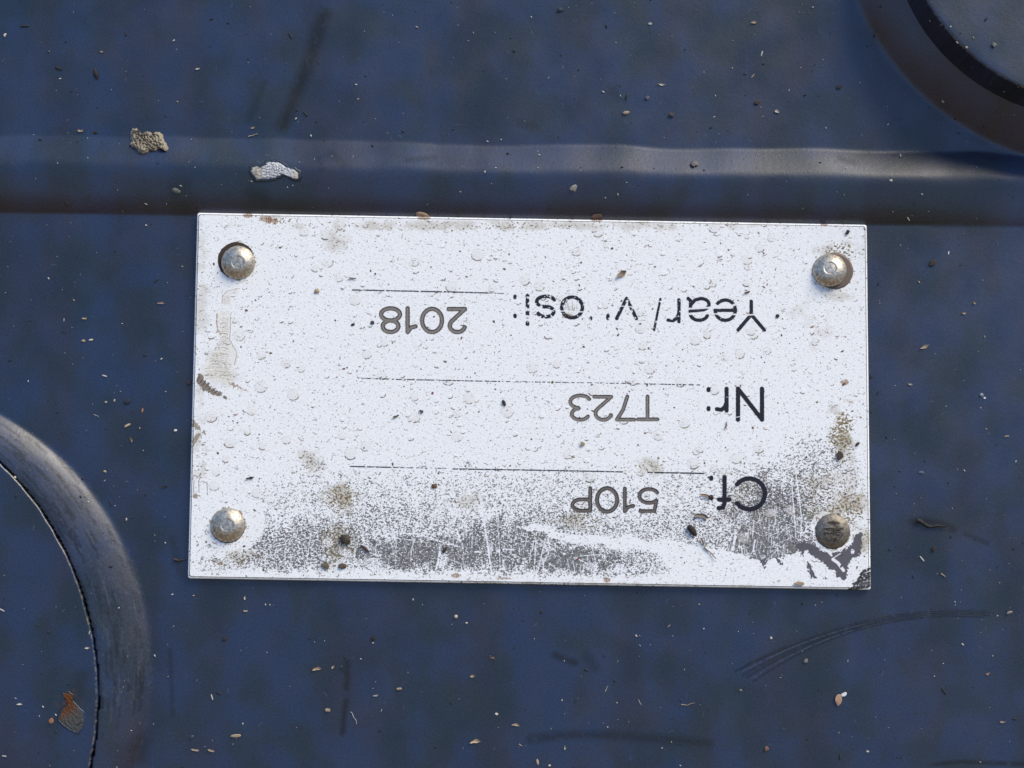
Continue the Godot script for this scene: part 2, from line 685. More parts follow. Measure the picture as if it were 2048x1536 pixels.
# ------------------------------------------------------------------ painted panel
func paint_sheet() -> StandardMaterial3D:
	var s := Sheet.new(-0.112, 0.084, 0.224, 0.168, 2048)
	var w := s.w
	var h := s.h
	var fine := grain(w, h, 0.35, 1, 1.0, 1.0, 1)
	var mid := grain(w, h, 0.04, 2, 4.0, 5.0, 3)
	var tall := grain(w, h, 0.05, 3, 7.0, 30.0, 3)
	var wide := grain(w, h, 0.03, 4, 8.0, 8.0, 3)
	var purple := Vector3(27, 24, 40)
	var teal := Vector3(13, 28, 33)
	var blue := Vector3(11, 29, 60)
	s.px.resize(w * h * 3)
	for q in w * h:
		var a := smoothstep(0.3, 0.7, tall[q] / 255.0 * 0.6 + mid[q] / 255.0 * 0.4)
		var b := smoothstep(0.36, 0.74, wide[q] / 255.0 * 0.45 + mid[q] / 255.0 * 0.55)
		var c := blue.lerp(purple, a * 0.8).lerp(teal, b * 0.75) * (0.62 + fine[q] / 255.0 * 0.76)
		s.px[q * 3] = int(c.x)
		s.px[q * 3 + 1] = int(c.y)
		s.px[q * 3 + 2] = int(c.z)
	# scuffs and old stains, where the photograph shows them: photo points, half width, strength
	var dark := Color8(17, 18, 19)
	# where the gloss is still there: dull patches, and none left on the scuffs
	var gloss := Sheet.new(-0.112, 0.084, 0.224, 0.168, 1024)
	gloss.px.resize(gloss.w * gloss.h * 3)
	for y in gloss.h:
		for x in gloss.w:
			var q := y * 2 * w + x * 2
			var v := int(255.0 * clampf(0.26 + 0.36 * smoothstep(0.28, 0.68, 1.0 - (wide[q] * 0.35 + tall[q] * 0.3 + mid[q] * 0.35) / 255.0) + 0.42 * fine[q] / 255.0, 0.0, 1.0))
			for c in 3:
				gloss.px[(y * gloss.w + x) * 3 + c] = v
	for m in [
		[[[648, 30], [630, 85], [612, 140], [590, 195], [565, 250]], 12.0, 1.0], [[[528, 165], [510, 215], [496, 240]], 6.0, 0.35],
		[[[680, 1338], [691, 1345]], 3.0, 0.6], [[[694, 1325], [695, 1350], [693, 1376]], 5.0, 0.75], [[[692, 1402], [688, 1430], [685, 1466]], 5.0, 0.75],
		[[[1062, 1478], [1130, 1470], [1220, 1470], [1320, 1478], [1420, 1486]], 8.0, 0.55],
		[[[1826, 1043], [1850, 1042], [1880, 1048], [1905, 1057]], 7.0, 0.85], [[[1930, 1068], [1960, 1080], [1975, 1087]], 4.0, 0.5],
		[[[1110, 1310], [1130, 1318], [1150, 1325]], 6.0, 0.65], [[[1175, 1315], [1190, 1335]], 9.0, 0.4], [[[340, 1300], [343, 1360], [346, 1430]], 4.0, 0.4],
		[[[1860, 1530], [1920, 1524], [2048, 1528]], 3.5, 0.7], [[[345, 1080], [362, 1150]], 7.0, 0.35], [[[1225, 180], [1240, 195]], 10.0, 0.4], [[[1040, 245], [1065, 252]], 8.0, 0.45],
		[[[355, 378], [372, 372]], 12.0, 0.3], [[[505, 392], [530, 398]], 12.0, 0.5], [[[640, 320], [646, 345]], 5.0, 0.4], [[[815, 325], [870, 318]], 5.0, 0.45], [[[665, 310], [690, 335]], 7.0, 0.4],
		[[[275, 1490], [288, 1475], [282, 1510]], 13.0, 0.5], [[[128, 1440], [160, 1390], [172, 1350]], 13.0, 0.35], [[[1680, 320], [1705, 328]], 6.0, 0.45]]:
		s.stroke([s.txs(ats(m[0]))], m[1] * 0.85, dark, m[2], 0.3 if m[2] > 0.6 else 0.5, m[1] * 0.5)
		gloss.stroke([gloss.txs(ats(m[0]))], m[1] * 0.45, Color.BLACK, minf(1.0, m[2] * 1.3), 0.22, m[1] * 0.35)
	# the wiped arc of fine parallel scratches
	for k in 11:
		var o := (k - 5) * 2.4
		var line := []
		for j in 13:
			var t := clampf(j / 12.0 + rng.randf_range(-0.02, 0.02), 0.0, 1.0)
			line.append([lerpf(1470.0 + absf(o) * 3.0, 1990.0 - absf(o) * 2.0, t), 1218.0 + 125.0 * pow(1.0 - t, 2.2) + o * (0.5 + 1.2 * pow(1.0 - t, 3.0)) + 10.0 * t * t * t])
		gloss.stroke([gloss.txs(ats(line))], 0.8, Color.BLACK, 0.9, 0.25, 0.6)
		s.stroke([s.txs(ats(line))], 1.1, Color8(14, 16, 20) if k % 3 else Color8(62, 70, 88), 0.8, 0.4, 0.6)
	for k in 12:
		var y := 1280.0 + k * 9.0
		s.stroke([s.txs(ats([[1462 + k * 2 + rng.randf() * 10, y + 34], [1490 + rng.randf() * 20 + k * 2, y + 18], [1530 + rng.randf() * 30, y]]))], 0.8, Color8(14, 16, 22), 0.55, 0.65, 0.7)
	# drag marks on the lower left flange and light dried-water outlines
	for m in [[[[224, 1325], [232, 1350], [240, 1378]], 3.0, 0.6], [[[236, 1275], [240, 1300]], 1.6, 0.5], [[[250, 1180], [258, 1240], [262, 1275]], 1.5, 0.5], [[[60, 955], [90, 953]], 1.4, 0.7], [[[72, 940], [95, 955]], 1.0, 0.5],
		[[[213, 1208], [215, 1222], [228, 1229], [245, 1225], [253, 1215]], 1.4, 0.85], [[[176, 1118], [185, 1127], [197, 1125]], 1.0, 0.6], [[[205, 1040], [222, 1060], [218, 1075]], 1.2, 0.5], [[[195, 1060], [206, 1068]], 2.2, 0.7]]:
		s.stroke([s.txs(ats(m[0]))], m[1], Color8(14, 14, 18), m[2], 0.4, 0.7)
	for j in 800:
		var c := s.tx(at(rng.randf_range(-60, 2108), rng.randf_range(-50, 1590)))
		var a := rng.randf() * TAU
		var l := rng.randf_range(2, 9)
		var light := rng.randf() < 0.35
		s.stroke([PackedVector2Array([c, c + Vector2(cos(a), sin(a)) * l])], rng.randf_range(0.5, 0.9), Color8(70, 78, 92) if light else Color8(10, 11, 16), rng.randf_range(0.3, 0.8))
	for j in 420:
		s.blob(s.tx(at(rng.randf_range(-60, 2108), rng.randf_range(-50, 1590))), rng.randf_range(0.8, 2.6), rng.randf_range(0.8, 2.0), rng.randf() * PI, Color8(9, 10, 14), rng.randf_range(0.5, 0.95))
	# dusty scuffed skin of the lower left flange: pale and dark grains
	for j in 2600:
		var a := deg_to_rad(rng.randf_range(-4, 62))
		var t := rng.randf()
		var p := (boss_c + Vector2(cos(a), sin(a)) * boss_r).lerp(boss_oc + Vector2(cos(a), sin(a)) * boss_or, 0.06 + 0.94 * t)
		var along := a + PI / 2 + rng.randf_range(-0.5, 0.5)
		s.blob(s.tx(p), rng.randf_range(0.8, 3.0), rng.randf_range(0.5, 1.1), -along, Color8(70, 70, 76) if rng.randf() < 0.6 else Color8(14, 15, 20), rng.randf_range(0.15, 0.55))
	for j in 150:   # long scuffs that run with the flange
		var a0 := rng.randf_range(-8, 55)
		var a1 := a0 + rng.randf_range(1.0, 7.0)
		var t := rng.randf_range(0.05, 0.9)
		var line := PackedVector2Array()
		for k in 8:
			var a := deg_to_rad(lerpf(a0, a1, k / 7.0))
			line.append(s.tx((boss_c + Vector2(cos(a), sin(a)) * boss_r).lerp(boss_oc + Vector2(cos(a), sin(a)) * boss_or, t + 0.01 * sin(k * 2.0 + j))))
		var worn := rng.randf() < 0.4
		s.stroke([line], rng.randf_range(0.6, 1.8), Color8(66, 64, 66) if worn else Color8(13, 14, 17), rng.randf_range(0.3, 0.75), 0.4, 0.8)
		if not worn:
			var dull := PackedVector2Array()
			for p in line:
				dull.append(p * 0.5)
			gloss.stroke([dull], rng.randf_range(0.5, 1.4), Color.BLACK, 0.7, 0.35, 0.6)
	# worn, chipped edges of the two covers
	for e in [[boss_c, boss_r - 0.00028, -14, 58, 0.9, Color8(92, 84, 74)], [boss_c, boss_r - 0.00012, -14, 58, 0.6, Color8(124, 112, 96)], [disc_c, disc_r - 0.00015, 185, 260, 0.9, Color8(96, 88, 76)]]:
		var line := PackedVector2Array()
		for k in 160:
			var a := deg_to_rad(lerpf(e[2], e[3], k / 159.0))
			line.append(s.tx(e[0] + Vector2(cos(a), sin(a)) * (e[1] + 0.00012 * rough.get_noise_1d(k * 25.0))))
		s.stroke([line], e[4], e[5], 0.85, 0.72, 0.6)
	# rust bleeding along the foot of the ridge and at the chip
	for j in 40:
		s.blob(s.tx(at(rng.randf_range(280, 520), rng.randf_range(402, 420))), rng.randf_range(2, 9), rng.randf_range(1, 3), 0, Color8(64, 36, 20), 0.25, 0.4)
	for j in 30:
		s.blob(s.tx(at(rng.randf_range(120, 175), rng.randf_range(1375, 1420))), rng.randf_range(2, 6), rng.randf_range(1, 4), 0, Color8(84, 44, 22), 0.35, 0.4)
	# relief of the paint: orange peel, runs and small blisters
	var hb := grain(w, h, 0.09, 21, 1.0, 1.0, 2)
	var hf := grain(w, h, 0.3, 22, 1.0, 1.0, 1)
	for q in hb.size():
		hb[q] = int(66.0 + hb[q] * 0.22 + hf[q] * 0.15)
	for j in 170:
		var c := s.tx(at(rng.randf_range(-60, 2108), rng.randf_range(-50, 1590)))
		var r := rng.randf_range(2.5, 8.0)
		var up := rng.randf_range(40, 95) * (1.0 if rng.randf() < 0.7 else -0.7)
		for y in range(maxi(0, int(c.y - r)), mini(h, int(c.y + r) + 1)):
			for x in range(maxi(0, int(c.x - r)), mini(w, int(c.x + r) + 1)):
				var e := Vector2(x, y).distance_to(c) / r
				if e < 1.0:
					var q := y * w + x
					hb[q] = clampi(int(hb[q] + up * (1.0 - e * e) * (1.0 - e * e)), 0, 255)
	var m := StandardMaterial3D.new()
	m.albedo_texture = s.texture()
	m.roughness = 1.0
	var rb := grain(1024, 768, 0.02, 31, 1.0, 1.0, 4)
	for q in rb.size():
		rb[q] = int(82.0 + rb[q] * 0.2)
	m.roughness_texture = ImageTexture.create_from_image(Image.create_from_data(1024, 768, false, Image.FORMAT_L8, rb))
	m.metallic_specular = 0.5
	m.clearcoat_enabled = true
	m.clearcoat = 1.0
	m.clearcoat_roughness = 0.35
	m.clearcoat_texture = gloss.texture()
	m.heightmap_enabled = true
	m.heightmap_texture = ImageTexture.create_from_image(Image.create_from_data(w, h, false, Image.FORMAT_L8, hb))
	m.heightmap_scale = 0.006
	m.resource_name = "blue paint"
	return m

var paint: StandardMaterial3D

func paint_uv(p: Vector2) -> Vector2:
	return Vector2((p.x + 0.112) / 0.224, (0.084 - p.y) / 0.168)

func build_panel() -> void:
	paint = paint_sheet()
	var panel := thing("painted_steel_panel", "dark blue painted steel panel with a pressed ridge and two round bosses", "panel")
	var xs := axis_lines(-0.104, 0.104, 0.00038, 0.22)
	var ys := axis_lines(-0.076, 0.080, 0.00036, 0.18)
	var nx := xs.size()
	var ny := ys.size()
	var hs := PackedFloat32Array()
	var kind := PackedByteArray()
	hs.resize(nx * ny)
	kind.resize(nx * ny)
	for j in ny:
		for i in nx:
			var p := Vector2(xs[i], ys[j])
			hs[j * nx + i] = relief(p)
			kind[j * nx + i] = region(p)
	var names := ["panel_sheet", "pressed_ridge", "flange", "flange"]
	var labels := ["", "", "brownish black flange round the disc at the upper right", "pale curved flange at the lower left"]
	for r in 4:
		var b := Mb.new()
		var where := PackedInt32Array()
		where.resize(nx * ny)
		where.fill(-1)
		for j in ny - 1:
			for i in nx - 1:
				var q := j * nx + i
				if kind[q] != r:
					continue
				for c in [q, q + nx, q + nx + 1, q + 1]:
					if where[c] < 0:
						var ci: int = c % nx
						var cj: int = c / nx
						where[c] = b.add(Vector3(xs[ci], ys[cj], hs[c]), paint_uv(Vector2(xs[ci], ys[cj])))
						var i0 := maxi(ci - 1, 0)
						var i1 := mini(ci + 1, nx - 1)
						var j0 := maxi(cj - 1, 0)
						var j1 := mini(cj + 1, ny - 1)
						b.n.append(Vector3(-(hs[cj * nx + i1] - hs[cj * nx + i0]) / (xs[i1] - xs[i0]), -(hs[j1 * nx + ci] - hs[j0 * nx + ci]) / (ys[j1] - ys[j0]), 1.0).normalized())
				b.quad(where[q], where[q + nx], where[q + nx + 1], where[q + 1])
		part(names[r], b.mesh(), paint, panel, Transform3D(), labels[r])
	# the sheet's folded edge, outside the frame
	var fold := BoxMesh.new()
	fold.size = Vector3(0.446, 0.366, 0.02)
	part("backing_frame", fold, matte(Color8(24, 34, 54), 0.5), panel, Transform3D(Basis(), Vector3(0, 0, -0.0135)))
	# the two round covers, each a turned disc with a crisp rolled rim
	var up := PackedVector2Array()
	for e in [[0.3, 0.0, 0.0], [0.7, 0.0, 0.0], [0.95, 0.0, 0.0], [1.0, -0.0007, 0.00002], [1.0, -0.00032, 0.00008], [1.0, -0.0001, 0.0002], [1.0, 0.0, 0.00045], [1.0, 0.0, 0.0015], [1.0, 0.00005, 0.006], [1.0, 0.0001, 0.0138]]:
		up.append(Vector2(disc_r * e[0] + e[1], COVER_TOP - e[2]))
	round_cover(panel, disc_c, up, 220, 0.0, "smooth blue round cover at the upper right")
	var low := 0.0092 * low_h[96] + 0.0001
	var lw := PackedVector2Array([Vector2(boss_r * 0.3, low), Vector2(boss_r * 0.7, low), Vector2(boss_r - 0.003, low), Vector2(boss_r - 0.0009, low + 0.0001), Vector2(boss_r - 0.0004, low + 0.00016), Vector2(boss_r - 0.00012, low + 0.0001), Vector2(boss_r, low - 0.0004), Vector2(boss_r - 0.0002, 0.0001)])
	round_cover(panel, boss_c, lw, 900, 0.004, "dark blue round cover at the lower left with a chipped rim")
	chips(panel)

func round_cover(panel: Node3D, c: Vector2, profile: PackedVector2Array, sides: int, wob: float, label: String) -> void:
	var b := lathe(profile, sides, wob)
	for k in b.v.size():
		b.uv[k] = paint_uv(Vector2(b.v[k].x, b.v[k].y) + c)
	part("round_cover", b.mesh(), paint, panel, Transform3D(Basis(), Vector3(c.x, c.y, 0)), label)

func chips(panel: Node3D) -> void:
	var bare := matte(Color.WHITE, 0.55)
	bare.vertex_color_use_as_albedo = true
	var outline := [[501, 341], [504, 332], [520, 334], [531, 329], [533, 323], [548, 322], [562, 326], [576, 334], [590, 338], [600, 345], [598, 361], [588, 357], [577, 352], [566, 348], [560, 354], [545, 358], [527, 360], [512, 361]]
	var m := patch(outline, 0.00006, 0.00022, func(p: Vector2, t: float) -> Color:
		var n := 0.5 + 0.5 * rough.get_noise_2d(p.x * 9.0, p.y * 9.0)
		var c := Color(0.30, 0.31, 0.36).lerp(Color(0.62, 0.62, 0.60), n)
		if p.x < 525.0 or p.x > 588.0:
			c = c.lerp(Color(0.42, 0.36, 0.24), 0.6)
		return c.lerp(Color(0.12, 0.10, 0.08), 0.8) if n < 0.3 else c)
	var o := part("paint_chip", m, bare, panel, Transform3D(), "pale bare chip in the paint of the ridge")
	part("paint_edge", lip(outline, 0.00022), paint, o)
	outline = [[126, 1386], [137, 1384], [146, 1391], [144, 1402], [152, 1410], [163, 1420], [170, 1436], [168, 1453], [156, 1468], [140, 1460], [123, 1449], [116, 1438], [122, 1420], [134, 1409], [135, 1398]]
	m = patch(outline, 0.00005, 0.00012, func(p: Vector2, t: float) -> Color:
		var n := 0.5 + 0.5 * rough.get_noise_2d(p.x * 7.0, p.y * 7.0)
		var rust := Color(0.16, 0.06, 0.022).lerp(Color(0.05, 0.022, 0.012), n)
		var steel := Color(0.03, 0.034, 0.036).lerp(Color(0.10, 0.10, 0.095), n)
		var k := clampf(((p.x - 132.0) * 0.6 + (p.y - 1420.0)) / 18.0 + (n - 0.5) * 3.0, 0.0, 1.0)
		return rust.lerp(steel, k))
	var rusty := matte(Color.WHITE, 0.95)
	rusty.vertex_color_use_as_albedo = true
	rusty.metallic_specular = 0.2
	o = part("rust_chip", m, rusty, panel, Transform3D(), "rust rimmed bare spot on the lower left cover")
	part("paint_edge", lip(outline, 0.00012), paint, o)

# the broken edge of the paint film round a chip
func lip(outline: Array, r: float) -> ArrayMesh:
	var way := PackedVector3Array()
	for i in outline.size() + 1:
		var p := Vector2(outline[i % outline.size()][0], outline[i % outline.size()][1])
		var q := Vector2(outline[(i + 1) % outline.size()][0], outline[(i + 1) % outline.size()][1])
		for k in 3:
			if i == outline.size() and k:
				break
			var m := p.lerp(q, k / 3.0)
			m += Vector2(rough.get_noise_2d(m.x * 6.0, m.y * 6.0), rough.get_noise_2d(m.x * 6.0 + 300.0, m.y * 6.0)) * 3.0
			way.append(on_surface(m.x, m.y))
	var b := Mb.new()
	for i in way.size():
		var d := (way[(i + 1) % way.size()] - way[i - 1 if i else way.size() - 2]).normalized()
		var side := d.cross(Vector3.BACK).normalized()
		for s in 6:
			var a := TAU * s / 6
			b.add(way[i] + side * cos(a) * r * 1.6 + Vector3(0, 0, sin(a) * r), paint_uv(Vector2(way[i].x, way[i].y)))
	for i in way.size() - 1:
		for s in 6:
			var s2 := (s + 1) % 6
			b.quad(i * 6 + s, i * 6 + s2, (i + 1) * 6 + s2, (i + 1) * 6 + s)
	return b.mesh()

# ------------------------------------------------------------------ nameplate
var plate_lo: Vector2
var plate_hi: Vector2

func field(w: int, h: int, s: Sheet, spots: Array, base: float) -> PackedByteArray:
	# how worn or dirty each place is, from ellipses measured on the photograph: x, y, half width, half height, strength
	var cw := w / 8
	var ch := h / 8
	var small := PackedByteArray()
	small.resize(cw * ch)
	var c := []
	for e in spots:
		c.append([s.tx(at(e[0], e[1], PLATE_TOP)) / 8.0, e[2] * s.k * 0.0000935 / 8.0, e[3] * s.k * 0.0000935 / 8.0, e[4]])
	for y in ch:
		for x in cw:
			var v := base
			for e in c:
				var d: Vector2 = (Vector2(x, y) - e[0]) / Vector2(e[1], e[2])
				var l: float = d.length() + 0.55 * rough.get_noise_2d(x * 7.0, y * 7.0) + 0.25 * rough.get_noise_2d(x * 21.0, y * 21.0)
				if l < 1.3:
					v = maxf(v, base + (e[3] - base) * clampf((1.3 - l) / 0.75, 0.0, 1.0))
			small[y * cw + x] = int(255.0 * clampf(v, 0.0, 1.0))
	var im := Image.create_from_data(cw, ch, false, Image.FORMAT_L8, small)
	im.resize(w, h, Image.INTERPOLATE_BILINEAR)
	return im.get_data()

func plate_material() -> StandardMaterial3D:
	var s := Sheet.new(plate_lo.x - 0.0002, plate_hi.y + 0.0002, plate_hi.x - plate_lo.x + 0.0004, plate_hi.y - plate_lo.y + 0.0004, 1720)
	var w := s.w
	var h := s.h
	var tex := s.k * 0.0000935     # texels in a photo pixel
	var wear := field(w, h, s, [[620, 1078, 175, 52, 0.78], [560, 1115, 130, 30, 0.75], [455, 1125, 80, 26, 0.36], [780, 1045, 170, 60, 0.55], [850, 1098, 200, 45, 0.93], [1000, 1085, 150, 66, 0.86],
		[1100, 1040, 140, 45, 0.6], [1130, 1112, 135, 34, 0.95], [1225, 1115, 110, 30, 0.74], [1250, 1055, 150, 32, 0.5], [1400, 1050, 150, 48, 0.52], [1540, 1030, 110, 95, 0.88], [1540, 1085, 120, 40, 0.97], [1600, 1000, 80, 90, 0.6],
		[1640, 930, 70, 60, 0.42], [1330, 1122, 50, 24, 0.45], [700, 1000, 190, 55, 0.30], [1000, 985, 360, 55, 0.26], [1400, 980, 140, 60, 0.2], [620, 925, 30, 22, 0.25], [1690, 1000, 40, 60, 0.3]], 0.022)
	var soil := field(w, h, s, [[1675, 500, 46, 22, 0.5], [1655, 590, 48, 14, 0.3], [1678, 862, 26, 62, 0.62], [1690, 830, 50, 10, 0.4], [1650, 985, 70, 60, 0.36], [1690, 1010, 44, 36, 0.55], [1720, 1075, 16, 30, 0.5],
		[615, 920, 30, 24, 0.4], [680, 992, 36, 30, 0.6], [668, 1082, 36, 44, 0.5], [480, 1108, 40, 18, 0.4], [398, 640, 16, 200, 0.28], [398, 900, 16, 60, 0.35], [1000, 448, 560, 10, 0.38], [670, 465, 28, 40, 0.34], [560, 437, 40, 8, 0.5],
		[1290, 928, 54, 18, 0.42], [1160, 1032, 60, 22, 0.42], [930, 1000, 40, 18, 0.3], [900, 1163, 560, 7, 0.5], [1630, 640, 30, 60, 0.22], [1590, 600, 40, 30, 0.24], [440, 730, 40, 40, 0.3], [1500, 1000, 60, 60, 0.25]], 0.03)
	var a1 := grain(w, h, 0.26, 41, 1.0, 1.0, 1)
	var a2 := grain(w, h, 0.15, 42, 1.4, 1.0, 2)
	var a3 := grain(w, h, 0.10, 43, 1.0, 1.0, 3)
	var a4 := grain(w, h, 0.02, 44, 2.0, 2.0, 3)
	# where the white film still covers: bottom margin, the bright sweep, the ring round the rivets
	var clear := PackedByteArray()
	clear.resize(w * h)
	var sweep := s.txs(ats([[1030, 1052], [1085, 1050], [1150, 1068], [1250, 1073], [1380, 1087], [1490, 1106], [1520, 1125], [1560, 1118], [1600, 1095], [1640, 1115], [1690, 1165], [1738, 1172], [1738, 1188], [1290, 1182], [1345, 1140], [1310, 1108], [1230, 1092], [1150, 1086], [1080, 1068]], PLATE_TOP))
	var rv := [[s.tx(at(470, 1048, PLATE_TOP)), 58.0 * tex], [s.tx(at(1666, 1062, PLATE_TOP)), 43.0 * tex], [s.tx(at(1240, 993, PLATE_TOP)), 0.0]]
	var b0 := s.tx(at(375, 1157, PLATE_TOP)).y
	var b1 := s.tx(at(1742, 1181, PLATE_TOP)).y
	for y in range(int(h * 0.6), h):
		for x in w:
			var q := y * w + x
			var jag := (a3[q] - 127.0) / 127.0 * 9.0 * tex
			var p := Vector2(x + jag, y + (a4[q] - 127.0) / 127.0 * 10.0 * tex)
			if y > lerpf(b0, b1, float(x) / w) - 19.0 * tex + jag * 1.6 + (a4[q] - 127.0) / 127.0 * 14.0 * tex:
				clear[q] = 1
			elif p.distance_to(rv[0][0]) < rv[0][1] or p.distance_to(rv[1][0]) < rv[1][1]:
				clear[q] = 1
			elif x > w * 0.45 and Geometry2D.is_point_in_polygon(p, sweep):
				clear[q] = 1
	s.px.resize(w * h * 3)
	for q in w * h:
		var f := 0.5 + (a1[q] / 255.0 * 0.4 + a2[q] / 255.0 * 0.6 - 0.5) * 1.7
		var v := wear[q] / 255.0
		if clear[q] == 1:
			v *= 0.06
		var k := smoothstep(-0.08, 0.11, lerpf(0.05, 0.72, v) + maxf(0.0, v - 0.72) * 0.7 - f)
		var g := 56.0 + a3[q] * 0.20 + a1[q] * 0.22
		var wt := 225.0 + a3[q] * 0.05
		var r := lerpf(wt, g, k)
		var gg := lerpf(wt + 1.0, g, k)
		var bl := lerpf(wt, g - 1.0, k)
		var d := soil[q] / 255.0
		var e := smoothstep(-0.02, 0.12, lerpf(0.12, 0.86, d) - (a2[q] / 255.0 * 0.6 + a3[q] / 255.0 * 0.4)) * 0.85
		e = maxf(e, clampf((d - 0.08) * 0.8, 0.0, 0.42) * smoothstep(0.35, 0.6, a4[q] / 255.0))
		var o := 0.6 + a1[q] / 255.0 * 0.8
		s.px[q * 3] = int(lerpf(r, 112.0 * o, e))
		s.px[q * 3 + 1] = int(lerpf(gg, 96.0 * o, e))
		s.px[q * 3 + 2] = int(lerpf(bl, 64.0 * o, e))
	var bumps := grain(w, h, 0.25, 51, 2.0, 1.0, 2)
	for q in bumps.size():
		bumps[q] = int(110.0 + bumps[q] * 0.14)
	# wiry marks: bare metal through the film, film left on bare metal
	for j in 9000:
		var c := Vector2(rng.randf_range(30, w - 30), h * rng.randf_range(0.55, 0.985))
		var q := int(c.y) * w + int(c.x)
		var v := wear[q] / 255.0
		if v < 0.14 or (clear[q] == 1 and rng.randf() < 0.97):
			continue
		var a := rng.randf_range(-200, 200)
		var line := _ring(c, rng.randf_range(1.5, 6.0), rng.randf_range(0.5, 1.0), a, a + rng.randf_range(40, 150))
		if rng.randf() < 0.25 + 0.3 * v:
			s.stroke([line], rng.randf_range(0.35, 0.8), Color8(232, 233, 234), rng.randf_range(0.5, 0.95), 0.0, 0.5)
		else:
			s.stroke([line], rng.randf_range(0.4, 1.0), Color8(58, 57, 56), rng.randf_range(0.4, 0.9), 0.0, 0.5)
	plate_scratches(s)
	plate_drops(s, bumps)
	plate_marks(s)
	plate_text(s, bumps)
	var m := StandardMaterial3D.new()
	m.albedo_texture = s.texture()
	m.roughness = 0.5
	m.metallic_specular = 0.4
	m.heightmap_enabled = true
	m.heightmap_texture = ImageTexture.create_from_image(Image.create_from_data(w, h, false, Image.FORMAT_L8, bumps))
	m.heightmap_scale = 0.017
	m.resource_name = "worn white plate"
	return m

